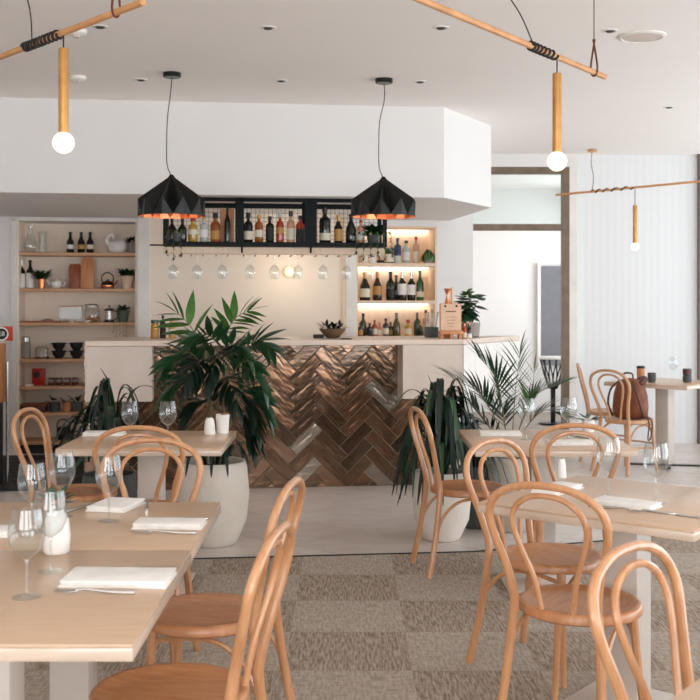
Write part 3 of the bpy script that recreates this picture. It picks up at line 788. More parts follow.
# --- left unit, top shelf
z = ZSH[0]
def at(x, v, z): return Bw(ux(x, v), v, z)
def sL(v, x=75): return F / bp(x, 300, v)[2]
s = sL(VI)
g = thing('carafe', 'round bellied clear glass carafe at the left of the top shelf', 'carafe', at(30.5, VI, z), TH)
MB().shell([(.001, .003), (.05, .004), (.066, .05), (.062, .10), (.036, .16), (.026, .21), (.034, .27)], 22).obj('carafe_body', 'clear_glass', g, 60)
g = thing('glass_cylinder', 'straight clear glass cylinder vase beside the carafe', 'vase', at(42.5, VI + .08, z), TH)
MB().shell([(.001, .004), (.043, .004), (.043, .215)], 22).obj('vase_wall', 'clear_glass', g, 40)
g = thing('glass_cylinder', 'small clear tumbler tucked left of the carafe', 'glass', at(22.3, VI + .09, z), TH)
MB().shell([(.001, .004), (.026, .004), (.028, .16)], 22).obj('vase_wall', 'clear_glass', g, 40)
for x, lm, lb in ((70.3, 'label_white', 'first dark beer bottle on the top shelf, nearest the carafe'), (81.2, 'label_gold', 'middle one of the three dark beer bottles'), (90.2, 'label_cream', 'dark beer bottle nearest the white swan')):
    bottle('beer', lb, x, 231, 252, 7.2, VI, z, 'glass_dark', lm, group='dark beer bottles', lab=(.2, .4))
sw = thing('swan_vase', 'white ceramic swan vase on the top shelf', 'vase', at(116.5, VI, z), TH)
b = MB(); pr = [(0, .5), (.012, .85), (.05, 1), (.085, .95), (.115, .75), (.12, .55)]; n = 20
for zz, k in pr:
    for i in range(n):
        a = 2 * math.pi * i / n; b.v.append((.09 * k * math.cos(a) + (.02 if math.cos(a) > .5 else 0) * zz / .12, .055 * k * math.sin(a), zz + (.02 * max(0, math.cos(a)) ** 2 if zz > .1 else 0)))
for i in range(len(pr) - 1):
    for k in range(n): b.f.append((i * n + k, i * n + (k + 1) % n, (i + 1) * n + (k + 1) % n, (i + 1) * n + k))
b.f += [tuple(range(n))[::-1], tuple((len(pr) - 1) * n + k for k in range(n))]
b.obj('swan_body', 'ceramic', sw, 60)
MB().tube(crom([(-.06, 0, .07), (-.092, 0, .11), (-.085, 0, .155), (-.06, 0, .182), (-.038, 0, .18), (-.032, 0, .155)], 5), [.022, .016, .015, .015, .015, .017], 10).obj('neck', 'ceramic', sw, 60)
MB().lathe([(0, -.018), (.016, -.01), (.02, .004), (.014, .018), (0, .022)], 12).obj('head', 'ceramic', sw, 60, loc=(-.032, 0, .152))
MB().lathe([(.008, 0), (.005, .015), (0, .028)], 8).obj('beak', 'ceramic', sw, loc=(-.03, 0, .135), rot=(R(180), 0, 0))
small_pot('potted_succulent', 'dark succulent in a grey pot right of the swan', at(132, VI, z), .105, .04, 'grey_pot', 'leaf_dark', 26, .065, .4, rs=2, taper=.95)
# --- second shelf
z = ZSH[1]
bottle('wine', 'white labelled bottle at the far left of the second shelf', 21.3, 259, 287.5, 8, VI, z, 'glass_dark', 'label_white', 'steel', (.02, .52))
bottle('wine', 'white labelled dark bottle second from left on the second shelf', 30.2, 259, 287.5, 8, VI, z, 'glass_dark', 'label_white', 'black_matte', (.02, .55))
small_pot('potted_herb', 'leafy green herb in a small copper pot beside the labelled bottles', at(41.5, VI - .04, z), .10, .033, 'copper', 'leaf', 54, .095, .4, rs=5)
tp_ = thing('teapot', 'round white teapot on the second shelf', 'teapot', at(56, VI, z), TH)
MB().lathe([(.03, 0), (.05, .012), (.058, .045), (.045, .078), (.02, .088), (.008, .09), (.01, .1), (0, .105)], 20).obj('pot_body', 'ceramic', tp_, 60)
MB().tube(crom([(-.045, 0, .035), (-.07, 0, .05), (-.085, 0, .085)], 5), [.014, .008], 8).obj('spout', 'ceramic', tp_)
MB().tube(crom([(.05, 0, .065), (.08, 0, .065), (.082, 0, .035), (.054, 0, .025)], 5), .006, 6).obj('handle', 'ceramic', tp_)
def board(label, x0, x1, ytop, ybase, zb, m, v, lean=.16):
    u0, u1 = ux(x0, v), ux(x1, v); h = (ybase - ytop) / sL(v)
    o = thing('cutting_board', label, 'board', Bw((u0 + u1) / 2, v, zb), TH); w = (u1 - u0) / 2
    MB().plate([(-w, 0), (w, 0), (w, h * .9), (w * .8, h), (-w * .8, h), (-w, h * .9)], -.01, .01).obj('board', m, o, 30, bevel=.004, rot=(-lean, 0, 0)); return o
board('red-brown cutting board leaning on the second shelf', 68.5, 81, 263, 288, z, 'board_red', VI + .02)
board('tall pale cutting board leaning in front of the red-brown one', 80.5, 94, 256.5, 288, z, 'board_light', VI - .01)
kt = thing('kettle', 'copper and black stovetop kettle on the second shelf', 'kettle', at(107.5, VI, z), TH)
MB().lathe([(.06, 0), (.068, .01), (.066, .035)], 22).obj('lower_body', 'copper', kt, 50)
MB().lathe([(.066, .035), (.055, .06), (.03, .075), (.012, .078), (.012, .09), (0, .095)], 22).obj('upper_body', 'glass_brown', kt, 50)
MB().tube(crom([(.05, 0, .04), (.08, 0, .06), (.092, 0, .085)], 4), [.012, .007], 8).obj('spout', 'copper', kt)
MB().tube(crom([(-.05, 0, .06), (-.055, 0, .12), (0, 0, .16), (.055, 0, .12), (.05, 0, .06)], 5), .006, 6).obj('handle', 'black_matte', kt)
small_pot('potted_plant', 'bushy dark green plant in a pale pink pot on the second shelf', at(127.0, VI - .06, z), .125, .068, 'pink_pot', 'leaf', 70, .085, .45, rs=6, taper=.72)
# --- third shelf
z = ZSH[2]
t = thing('serving_board', 'long red-brown serving board lying on the third shelf', 'board', at(39, VI - .05, z), TH)
MB().box(-.19, .19, -.09, .09, 0, .014).obj('board', 'board_red', t, 30, bevel=.004)
t = thing('cloth', 'folded grey cloth on the serving board', 'cloth', at(47.5, VI - .05, z + .0145), TH)
MB().lathe([(.05, 0), (.052, .008), (.03, .018), (0, .022)], 14, sx=1.1, sy=.7).obj('folds', 'grey_pot', t, 60)
t = thing('tea_light', 'small white tea light on the serving board', 'candle', at(31, VI - .05, z + .0145), TH)
MB().lathe([(.018, 0), (.018, .014), (.015, .014), (.014, .01), (0, .01)], 14).obj('candle_cup', 'ceramic', t, 40)
t = thing('glass_case', 'clear glass display case on the third shelf', 'case', at(71, VI + .06, z), TH)
MB().box(-.105, .105, -.06, .06, 0, .005).obj('base', 'board_light', t, 0)
for (x0, x1, y0, y1) in ((-.105, .105, -.06, -.057), (-.105, .105, .057, .06), (-.105, -.102, -.057, .057), (.102, .105, -.057, .057)):
    MB().box(x0, x1, y0, y1, .005, .15).obj('pane', 'case_glass', t, 0)
MB().box(-.108, .108, -.063, .063, .15, .158).obj('case_lid', 'board_light', t, 0)
def dish(label, x, v, zb, r, h, m, group=None, name='dish'):
    o = thing(name, label, 'dish', at(x, v, zb), TH, group)
    MB().lathe([(r * .6, 0), (r, h), (r * .95, h), (r * .55, h * .2), (0, h * .2)], 18).obj('dish_body', m, o, 40); return o
dish('small white dish in front of the glass case', 72, VI - .09, z, .04, .02, 'ceramic')
dish('small white dish in front of the biscuit jar', 87, VI - .09, z, .04, .02, 'ceramic')
t = thing('storage_jar', 'clear jar of biscuits with a clip lid on the third shelf', 'jar', at(92.5, VI, z), TH)
MB().shell([(.001, .003), (.07, .004), (.075, .03), (.075, .12), (.06, .145)], 24).obj('jar_wall', 'clear_glass', t, 50)
MB().lathe([(.062, .146), (.062, .156), (.04, .162), (0, .163)], 24).obj('lid', 'clear_glass', t, 40)
MB().tube(crom([(-.05, -.04, .15), (-.06, -.05, .17), (.04, -.05, .172), (.055, -.04, .15)], 4), .004, 6).obj('clip', 'black_metal', t)
rb = random.Random(3)
for k in range(12):
    a = 2.4 * k; r_ = .045 * math.sqrt((k % 6) / 6 + .05)
    MB().lathe([(.02, 0), (.022, .006), (.018, .012), (0, .013)], 10).obj('biscuit', 'board_light', t, 50, loc=(r_ * math.cos(a), r_ * math.sin(a), .01 + .02 * (k // 4)), rot=(rb.uniform(-.5, .5), rb.uniform(-.5, .5), 0))
t = thing('french_press', 'glass coffee plunger with a black lid on the third shelf', 'coffee maker', at(109.3, VI, z), TH)
MB().shell([(.043, .01), (.043, .115)], 20).obj('beaker', 'clear_glass', t, 40)
MB().lathe([(.042, .0), (.046, .004), (.046, .022), (.0, .022)], 20).obj('base', 'black_metal', t, 40)
MB().lathe([(.047, .112), (.047, .125), (.03, .135), (0, .137)], 20).obj('lid', 'black_metal', t, 40)
MB().lathe([(.003, .137), (.003, .15), (.009, .152), (.009, .162), (0, .165)], 10).obj('plunger_knob', 'black_metal', t, 40)
MB().tube(crom([(.046, 0, .105), (.072, 0, .1), (.072, 0, .04), (.046, 0, .03)], 4), .006, 6).obj('handle', 'black_metal', t)
t = small_pot('trailing_plant', 'trailing plant in a dark green ribbed pot hanging over the third shelf', at(122.8, VI - .05, z), .115, .066, 'green_pot', 'leaf', 34, .07, .5, rs=7, taper=.7)
for k in range(5):
    a = -1.57 + .5 * (k - 2); P = crom([(.04 * math.cos(a), .04 * math.sin(a), .11), (.075 * math.cos(a), .075 * math.sin(a) - .02, .09), (.07 * math.cos(a), -.135, -.02 - .02 * k), (.075 * math.cos(a), -.137, -.10 - .012 * ((k * 3) % 5))], 5)
    MB().tube(P, .0016, 5).obj('vine', 'stem', t)
    for i in range(6, len(P), 2): leaf(t, P[i], (math.cos(i * 2.1), -.6, -.5), .022, 'leaf_light', .5, .25)
# --- fourth shelf
z = ZSH[3]
t = thing('canister', 'tall grey steel canister at the left of the fourth shelf', 'canister', at(25.5, VI, z), TH)
MB().lathe([(.046, 0), (.048, .004), (.048, .15), (.042, .165)], 22).obj('canister_body', 'grey_pot', t, 40)
MB().lathe([(.044, .165), (.044, .205), (.03, .214), (0, .215)], 22).obj('lid', 'steel', t, 40)
t = thing('wooden_tray', 'brown shallow tray with glass dome on the fourth shelf', 'tray', at(42, VI, z), TH)
MB().lathe([(.07, 0), (.075, .012), (.07, .012), (.066, .006), (0, .006)], 22).obj('tray_base', 'leather_dark', t, 40)
MB().shell([(.066, .0125), (.066, .09), (.05, .115), (.0, .12)], 22).obj('dome', 'clear_glass', t, 60)
def bowl(label, x, zb, r=.064, h=.075, m='black_matte'):
    o = thing('bowl', label, 'bowl', at(x, VI, zb), TH, 'black stacked bowls')
    MB().lathe([(r * .5, 0), (r * .55, .006), (r * .9, h * .5), (r, h), (r * .95, h), (r * .8, h * .5), (0, .012)], 22).obj('bowl_body', m, o, 50)
    for s in (-1, 1): MB().box(s * r * .98 - .014, s * r * .98 + .014, -.012, .012, h * .82, h * .93).obj('lug', m, o, 30, bevel=.003)
    return o
bowl('lower black bowl of the left stack on the fourth shelf', 58.8, z); bowl('upper black bowl of the left stack on the fourth shelf', 58.8, z + .0765)
bowl('lower black bowl of the right stack on the fourth shelf', 76.5, z); bowl('upper black bowl of the right stack on the fourth shelf', 76.5, z + .0765)
# --- fifth shelf
z = ZSH[4]
t = thing('snack_bag', 'upright red foil snack bag on the fifth shelf', 'snack bag', at(38.5, VI, z), TH)
b = MB(); V = []; n = 7; m_ = 6
for j in range(m_ + 1):
    for i in range(n + 1):
        x, zz = -.062 + .124 * i / n, .165 * j / m_; pf = .028 * math.sin(math.pi * i / n) * math.sin(math.pi * j / m_)
        V.append((x, -pf, zz))
for j in range(m_ + 1):
    for i in range(n + 1):
        x, zz = -.062 + .124 * i / n, .165 * j / m_; pf = .028 * math.sin(math.pi * i / n) * math.sin(math.pi * j / m_)
        V.append((x, pf + .002, zz))
Fc = []; o_ = (n + 1) * (m_ + 1)
for j in range(m_):
    for i in range(n):
        a = j * (n + 1) + i; Fc += [(a, a + 1, a + n + 2, a + n + 1), (o_ + a, o_ + a + n + 1, o_ + a + n + 2, o_ + a + 1)]
for j in range(m_):
    a = j * (n + 1); Fc.append((a, a + n + 1, o_ + a + n + 1, o_ + a)); a += n; Fc.append((a, o_ + a, o_ + a + n + 1, a + n + 1))
for i in range(n):
    Fc.append((i, o_ + i, o_ + i + 1, i + 1)); a = m_ * (n + 1) + i; Fc.append((a, a + 1, o_ + a + 1, o_ + a))
b.add(V, Fc).obj('foil', 'red_foil', t, 60)
MB().lathe([(.034, 0), (.03, .002), (0, .003)], 16).obj('printed_picture', 'label_black', t, loc=(-.012, -.027, .105), rot=(R(85), 0, 0))
t = thing('price_card', 'small white card lying at the shelf edge by the red bag', 'card', at(29, VI - .1, z), TH)
MB().box(-.038, .038, -.02, .02, 0, .02).obj('card', 'ceramic', t, 0, bevel=.003)
for k, (x, lb) in enumerate(((51.5, 'leftmost dark red ramekin on the fifth shelf'), (59, 'second dark red ramekin on the fifth shelf'), (67, 'third dark red ramekin on the fifth shelf'), (75, 'rightmost dark red ramekin on the fifth shelf'))):
    o = thing('ramekin', lb, 'ramekin', at(x, VI, z), TH, 'dark red ramekins')
    MB().lathe([(.03, 0), (.034, .01), (.034, .07), (.03, .07), (.028, .02), (0, .02)], 16).obj('ramekin_body', 'dark_red', o, 40)
    MB().shell([(.0345, .03), (.0345, .055)], 16).obj('band', 'grey_pot', o)
# --- sixth shelf
z = ZSH[5]
t = thing('storage_box', 'low brown wooden box on the sixth shelf', 'box', at(34, VI, z), TH)
MB().box(-.12, .12, -.1, .1, 0, .065).obj('box_body', 'leather_dark', t, 30, bevel=.004)
MB().box(-.132, .132, -.102, .102, .066, .078).obj('lid', 'board_red', t, 30, bevel=.004)
small_pot('potted_plant', 'dark grey potted plant left of the pale cup on the sixth shelf', at(54.5, VI, z), .085, .055, 'planter_dark', 'leaf_dark', 12, .10, .2, rs=9)
small_pot('potted_plant', 'tan pot with thin dark sprigs on the sixth shelf', at(67, VI, z), .085, .045, 'board_light', 'leaf_dark', 8, .085, .2, rs=10)
small_pot('potted_plant', 'dark grey potted plant at the right of the sixth shelf', at(77.5, VI, z), .085, .055, 'planter_dark', 'leaf_dark', 12, .10, .2, rs=12)
# --- bottom shelf
z = ZSH[6]
kt = thing('black_kettle', 'black kettle with a hoop handle on the bottom shelf', 'kettle', at(63.5, VI, z), TH)
MB().lathe([(.055, 0), (.066, .01), (.066, .10), (.05, .12), (.012, .124), (.012, .135), (0, .14)], 22).obj('kettle_body', 'black_metal', kt, 50)
MB().tube(crom([(.05, 0, .05), (.085, 0, .075), (.098, 0, .105)], 4), [.014, .008], 8).obj('spout', 'black_metal', kt)
MB().tube(crom([(-.06, 0, .1), (-.055, 0, .165), (0, 0, .195), (.055, 0, .165), (.06, 0, .1)], 5), .006, 6).obj('handle', 'black_metal', kt)

# --- right niche
z = ZN[0]
sn = dict(v=VI, zb=z)
t = small_pot('trailing_plant', 'pale pot with variegated trailing leaves at the left of the lit niche', at(363.5, VI - .06, z), .085, .05, 'label_cream', 'leaf_light', 16, .06, .5, rs=13)
t = thing('mug', 'white mug with dark side in the lit niche', 'mug', at(372.5, VI, z), TH)
MB().lathe([(.036, 0), (.04, .01), (.04, .095), (.036, .095), (.034, .015), (0, .015)], 18).obj('mug_body', 'ceramic', t, 40)
MB().tube(crom([(.04, 0, .08), (.066, 0, .07), (.066, 0, .03), (.04, 0, .02)], 4), .006, 6).obj('handle', 'black_matte', t)
t = thing('heart_ornament', 'small white heart ornament on a dark block in the lit niche', 'ornament', at(381.5, VI + .07, z), TH)
MB().box(-.045, .045, -.02, .02, 0, .035).obj('block', 'black_matte', t, 0, bevel=.003)
MB().plate([(0, .035), (.035, .075), (.036, .095), (.02, .105), (0, .092), (-.02, .105), (-.036, .095), (-.035, .075)], -.01, .01).obj('heart', 'ceramic', t, 30, bevel=.004)
bottle('jar', 'pale green jar with cream label on the top niche shelf', 389, 247.5, 262.5, 9.5, group='bottles in the lit niche', glassm='glass_green', labm='label_cream', capm='glass_green', lab=(.1, .62), **sn)
bottle('gin', 'blue glass bottle on the top niche shelf', 397.6, 237, 262.5, 7.5, group='bottles in the lit niche', glassm='glass_blue', labm='glass_pale', capm='glass_blue', lab=(.02, .3), **sn)
bottle('gin', 'clear pale gin bottle on the top niche shelf', 406.3, 239.5, 262.5, 8, group='bottles in the lit niche', glassm='glass_pale', labm='label_white', lab=(.15, .5), **sn)
bottle('gin', 'clear bottle with a red stopper on the top niche shelf', 416, 235.5, 262.5, 6.8, group='bottles in the lit niche', glassm='glass_pink', labm='label_cream', capm='red_cap', lab=(.05, .45), **sn)
t = thing('hanging_moss_plant', 'mop-headed green trailing plant at the right end of the niche', 'plant', at(428, VI - .1, z), TH)
MB().lathe([(.04, 0), (.05, .05), (.046, .05), (.04, .03), (0, .03)], 16).obj('pot', 'grey_pot', t, 40)
for k in range(46):
    a = 2.4 * k; r_ = .03 + .05 * ((k * 7) % 10) / 10; top = .17 - 1.2 * r_
    P = crom([(0, 0, .04), (r_ * .5 * math.cos(a), r_ * .5 * math.sin(a), top), (r_ * math.cos(a), r_ * math.sin(a), top - .02), (r_ * 1.15 * math.cos(a), r_ * 1.15 * math.sin(a), .02)], 4)
    MB().ribbon(P, [.006] * (len(P) - 1) + [.002], None, .2).obj('strand', 'leaf_light' if k % 3 else 'leaf', t, 60)
z = ZN[1]; sn = dict(v=VI, zb=z)
G = 'wine bottles on the middle niche shelf'
bottle('burgundy', 'broad dark wine bottle with cream label, first on the middle niche shelf', 365, 272, 300.3, 10.5, glassm='glass_dark', labm='label_cream', capm='gold_cap', lab=(.12, .42), group=G, **sn)
bottle('burgundy', 'dark wine bottle with an orange capsule on the middle niche shelf', 377.3, 271.5, 300.3, 9, glassm='glass_brown', labm='label_gold', capm='board_light', lab=(.2, .5), group=G, **sn)
bottle('wine', 'plain black wine bottle third on the middle niche shelf', 390.5, 271.5, 300.3, 9, glassm='glass_dark', labm='label_black', lab=(.15, .4), group=G, **sn)
bottle('wine', 'dark wine bottle standing behind between the labelled ones', 396.2, 275, 300.3, 7, glassm='glass_dark', capm='dark_red', group=G, v=VI + .09, zb=z)
bottle('wine', 'dark wine bottle with a white label, fourth on the middle niche shelf', 402, 271.5, 300.3, 9, glassm='glass_dark', labm='label_white', capm='steel', lab=(.2, .58), group=G, **sn)
bottle('wine', 'slim dark wine bottle with white label beside the green bottle', 411.3, 272, 300.3, 8.2, glassm='glass_dark', labm='label_white', capm='steel', lab=(.2, .56), group=G, **sn)
bottle('wine', 'green wine bottle at the right of the middle niche shelf', 420, 270.5, 300.3, 7.6, glassm='glass_green', labm='label_cream', capm='glass_green', lab=(.12, .3), group=G, **sn)
z = ZN[2]; G = 'bottles at the foot of the niche'
for k, (kd, x, yt, wd, gm, lm, cm, dv, lb) in enumerate((
    ('wine', 363.2, 314, 7, 'glass_olive', None, 'black_matte', .04, 'olive wine bottle at the left foot of the niche'),
    ('spirit', 360.5, 323, 5, 'glass_brown', 'label_gold', 'black_matte', -.08, 'small brown bottle in front of the olive wine bottle'),
    ('spirit', 369.6, 323.5, 6, 'glass_brown', 'label_black', 'black_matte', -.03, 'small black bottle beside the olive wine bottle'),
    ('spirit', 374.6, 320.5, 5.4, 'glass_red', 'label_cream', 'red_cap', 0, 'small red bottle with red cap at the niche foot'),
    ('spirit', 379.4, 323, 5, 'glass_pink', 'label_white', 'cork', .02, 'small pale pink bottle at the niche foot'),
    ('spirit', 385.8, 319, 6, 'glass_brown', 'label_cream', 'black_matte', -.02, 'brown sauce bottle with cream label at the niche foot'),
    ('spirit', 390.6, 323, 5, 'glass_brown', 'label_gold', 'black_matte', .03, 'short brown bottle with gold label at the niche foot'),
    ('burgundy', 396.5, 313.5, 8, 'glass_olive', None, 'glass_olive', 0, 'plain olive green bottle in the middle of the niche foot'),
    ('squat', 408, 320.5, 7, 'glass_yellow', 'label_cream', 'red_cap', 0, 'yellow bottle with red cap at the niche foot'),
    ('wine', 417.2, 313.5, 7, 'glass_green', None, 'glass_dark', .05, 'green wine bottle at the right of the niche foot'),
    ('spirit', 420.4, 324, 5, 'glass_brown', 'label_black', 'gold_cap', -.05, 'small dark bottle in front of the right green bottle'),
    ('gin', 425.6, 311, 6, 'glass_pink', 'label_cream', 'glass_brown', .06, 'tall pale bottle behind the cutlery pot'))):
    bottle(kd, lb, x, yt, 337.5, wd, VI + dv, z, gm, lm, cm, (.15, .48), G)

# ================================================================== HANGING BOTTLE RACK
VR = -.02
rk = thing('bottle_rack', 'black steel bottle rack hanging under the bulkhead with wire mesh back', 'rack', Bw(0, VR, 0), TH)
rx = [ux(x, VR) for x in (163, 167.5, 236, 244, 305, 317, 383, 387)]
zr0, zr1, zrt = zy(275, 246.5, VR), zy(275, 242, VR), ZS
DR = .30
def rbox(x0, x1, y0, y1, z0, z1, nm): return MB().box(x0, x1, y0, y1, z0, z1).obj(nm, 'rack_black', rk, 0)
rbox(rx[0], rx[7], 0, DR, zr0, zr1, 'shelf_tray')
for a, c in ((rx[0], rx[1]), (rx[2], rx[3]), (rx[4], rx[5]), (rx[6], rx[7])):
    rbox(a, c, 0, .03, zr1, zrt, 'post'); rbox(a, c, DR - .03, DR, zr1, zrt, 'post')
rbox(rx[0], rx[7], 0, .03, zrt - .03, zrt - .001, 'top_rail'); rbox(rx[0], rx[7], DR - .03, DR, zrt - .06, zrt - .02, 'top_rail')
for i, (a, c) in enumerate(((rx[1], rx[2]), (rx[3], rx[4]), (rx[5], rx[6]))):
    b = MB(); nx_ = int((c - a) / .036); nz = int((zrt - .06 - zr1) / .036)
    for k in range(1, nx_ + 1): x = a + (c - a) * k / (nx_ + 1); b.box(x - .0013, x + .0013, DR - .012, DR - .009, zr1, zrt - .06)
    for k in range(1, nz + 1): zz = zr1 + (zrt - .06 - zr1) * k / (nz + 1); b.box(a, c, DR - .0095, DR - .007, zz - .0013, zz + .0013)
    o = b.obj('wire_mesh', 'rack_black', rk, 0); o['kind'] = 'stuff'
for x in (242, 311): rbox(ux(x, VR) - .008, ux(x, VR) + .008, .01, .03, zr0 - .05, zr0, 'hook')
MB().box(ux(163, VR) - .1, rx[0], 0, .012, zr0, zr0 + .012).obj('side_bracket', 'rack_black', rk, 0)
pb = thing('copper_panel', 'glowing tan timber panel behind the tall black bottle in the rack', 'panel', Bw(ux(227.5, VR), VR + .22, zr1), TH)
MB().box(-.055, .055, 0, .015, 0, zrt - zr1 - .07).obj('panel', 'board_light', pb, 0, bevel=.003)
rl = thing('glass_rail', 'pale timber rail under the bottle rack with hanging glasses', 'rail', Bw(0, VR, zr0), TH)
zr_ = zr0
MB().box(rx[0] + .005, rx[7], .10, .20, -.055, -.001).obj('rail_beam', 'niche_wood', rl, 0, bevel=.003)
xs_gl = (173, 197, 222, 250, 274.5, 298, 323, 346.5, 370)
GG = 'wine glasses hanging upside down under the bottle rack'
gp = None
names = ['first', 'second', 'third', 'fourth', 'fifth', 'sixth', 'seventh', 'eighth', 'ninth']
for x in xs_gl:
    for dd in (-.045, .045): MB().tube([(ux(x, VR) + dd, .06, -.068), (ux(x, VR) + dd, .24, -.068)], .005, 6).obj('glass_runner', 'board_red', rl)
    for dd in (-.045, .045): MB().tube([(ux(x, VR) + dd, .15, -.068), (ux(x, VR) + dd, .15, -.05)], .003, 6).obj('runner_post', 'copper', rl)
for i, x in enumerate(xs_gl):
    lb = 'upside-down wine glass hanging from the rail, %s from the left' % names[i]
    p = Bw(ux(x, VR + .14), VR + .14, zr0 - .059)
    o = dup(G0, p, 0, lb, GG); o.rotation_euler = (R(180), 0, 0); o.scale = (.9, .9, .9)
VB = VR + .13; z = zr1
G = 'bottles in the hanging rack'
for kd, x, yt, wd, gm, lm, cm, lab, lb in (
    ('wine', 172, 221, 8.5, 'glass_dark', None, 'black_matte', None, 'dark bottle at the far left of the hanging rack'),
    ('wine', 182.5, 221, 8.5, 'glass_dark', None, 'black_matte', None, 'second dark bottle at the left of the hanging rack'),
    ('squat', 192.8, 219, 9.5, 'glass_yellow', 'label_cream', 'red_cap', (.3, .5), 'yellow liqueur bottle in the hanging rack'),
    ('gin', 204, 219, 8.5, 'glass_pale', 'label_white', 'gold_cap', (.2, .5), 'clear bottle next to the yellow liqueur in the rack'),
    ('squat', 215.4, 215, 10, 'glass_amber', 'label_gold', 'black_matte', (.1, .4), 'amber decanter with a round black stopper in the rack'),
    ('wine', 227.4, 208.5, 6, 'glass_dark', None, 'black_matte', None, 'tall slim black bottle in front of the tan panel'),
    ('squat', 248.2, 214.5, 9.5, 'glass_dark', 'label_cream', 'black_matte', (.1, .38), 'black bottle with cream label at the left of the middle bay'),
    ('spirit', 259, 216.5, 8.5, 'glass_amber', 'label_cream', 'gold_cap', (.2, .46), 'amber whisky bottle with gold cap in the middle bay'),
    ('spirit', 269.8, 218, 8.5, 'glass_dark', 'label_black', 'black_matte', (.08, .5), 'square black whiskey bottle in the middle bay'),
    ('squat', 280, 213.5, 8, 'glass_red', 'label_gold', 'glass_pale', (.3, .5), 'orange-red bottle with clear stopper in the middle bay'),
    ('squat', 290.8, 212.5, 8.5, 'glass_pink', 'label_cream', 'glass_brown', (.1, .45), 'pale pink bottle with dark stopper in the middle bay'),
    ('spirit', 300.2, 217, 8.8, 'glass_red', 'label_black', 'black_matte', (.02, .5), 'dark red bottle at the right of the middle bay'),
    ('spirit', 325, 209, 11.5, 'glass_dark', 'label_cream', 'glass_brown', (.08, .28), 'large dark bottle with cream label at the left of the right bay'),
    ('beer', 338.3, 216.5, 8.8, 'glass_dark', 'label_gold', 'gold_cap', (.08, .5), 'dark bottle with a gold label in the right bay'),
    ('burgundy', 351, 215.5, 11, 'glass_dark', None, 'black_matte', None, 'broad black bottle in the right bay'),
    ('gin', 361, 221, 8, 'glass_pink', 'label_white', 'red_cap', (.15, .5), 'pale bottle beside the trailing plant in the right bay')):
    bottle(kd, lb, x, yt - 2.5, 242, wd, VB + (.04 if x == 227.4 else 0), z, gm, lm, cm, lab or (.1, .4), G)
def trailer(label, x, v, z, r, n, L, rs, m, vines, vlen):
    t = small_pot('trailing_plant', label, at(x, v, z), .07, r, 'planter_dark', m, n, L, .5, rs=rs, spread=1.2)
    for k in range(vines):
        dx_ = (k - (vines - 1) / 2) * .05
        P = crom([(dx_ * .5, -.03, .07), (dx_, -.12, .085), (dx_ * 1.1, -.168, -.02), (dx_ * 1.15, -.172, -vlen * (.6 + .4 * ((k * 5) % 3) / 2))], 6)
        MB().tube(P, .0016, 5).obj('vine', 'stem', t)
        for i in range(3, len(P), 1): leaf(t, P[i], (math.cos(i * 2.3), -.5, -.4 + .3 * math.sin(i)), .032, 'leaf_light' if i % 3 == 0 else m, .5, .25)
    return t
trailer('dark trailing plant in the right bay of the hanging rack', 373.5, VB, z, .055, 70, .095, 21, 'leaf', 6, .13)
trailer('stringy trailing plant at the left end of the hanging rack', 177, VB - .07, z, .04, 14, .06, 22, 'leaf_dark', 3, .14)

# ---- wall globe, pots and goods on the worktop
_l = bpy.data.lights.new('globe_light', 'POINT'); _l.energy = 3; _l.color = (1, .84, .66); _l.shadow_soft_size = .06
_o = bpy.data.objects.new('globe_light', _l); C.objects.link(_o); _o.location = Bw(ux(288.5, VW - .4), VW - .4, zy(288.5, 272, VW))
gl = thing('wall_globe', 'round warm globe lamp on the cream wall behind the bar', 'lamp', Bw(ux(288.5, VW - .012), VW - .012, zy(288.5, 272, VW)), TH)
MB().lathe([(.03, 0), (.03, .015), (.0, .016)], 18).obj('wall_plate', 'brass', gl, rot=(R(90), 0, 0))
MB().lathe([(0, -.055), (.03, -.047), (.05, -.02), (.055, 0), (.05, .02), (.03, .047), (0, .055)], 22).obj('globe', 'globe', gl, 60, loc=(0, -.07, 0))
VC = .18; z = ZT
sb = thing('succulent_bowl', 'copper bowl of dark succulents on the bar worktop', 'plant', Bw(ux(332.5, VC), VC, z), TH)
MB().lathe([(.04, 0), (.055, .006), (.105, .065), (.108, .075), (.1, .075), (.045, .018), (0, .016)], 26).obj('bowl', 'twig', sb, 50)
MB().lathe([(.095, .062), (.05, .072), (0, .075)], 18).obj('soil', 'soil', sb)
for k, (dx_, dy_) in enumerate(((-.05, 0), (.01, .03), (.055, -.01), (.0, -.04))): sprig(sb, (dx_, dy_, .072), 13, .072, 'leaf_dark', .9, .3, 30 + k)
t = thing('card_reader', 'small dark card reader lying on the worktop by the succulent bowl', 'device', Bw(ux(318.5, VC), VC, z), TH)
MB().box(-.04, .04, -.05, .05, 0, .03).obj('reader_body', 'black_matte', t, 30, bevel=.006)
MB().box(-.03, .03, -.03, .03, .03, .032).obj('screen', 'grey_panel', t, 0)
t = thing('bar_tray', 'thin copper tray at the end of the worktop by the pilaster', 'tray', Bw(ux(346, -.1), -.1, z), TH)
MB().box(-.04, .04, -.07, .07, 0, .008).obj('tray', 'leather_dark', t, 30, bevel=.003)
bottle('jar', 'gold tin with a green sprig at the left of the bar worktop', 154.8, 318, 336.5, 8, VC + .1, z, 'gold_cap', 'label_gold', 'leaf', (.1, .5), 'goods on the bar worktop')
bottle('gin', 'dark brown bottle on the left of the bar worktop', 162.8, 313.5, 336.5, 6, VC + .1, z, 'glass_brown', 'label_black', 'black_matte', (.1, .5), 'goods on the bar worktop')
bottle('squat', 'yellow-green bottle half hidden by the tall palm on the worktop', 172, 318, 336.5, 7, VC + .1, z, 'glass_yellow', 'label_cream', 'gold_cap', (.2, .5), 'goods on the bar worktop')
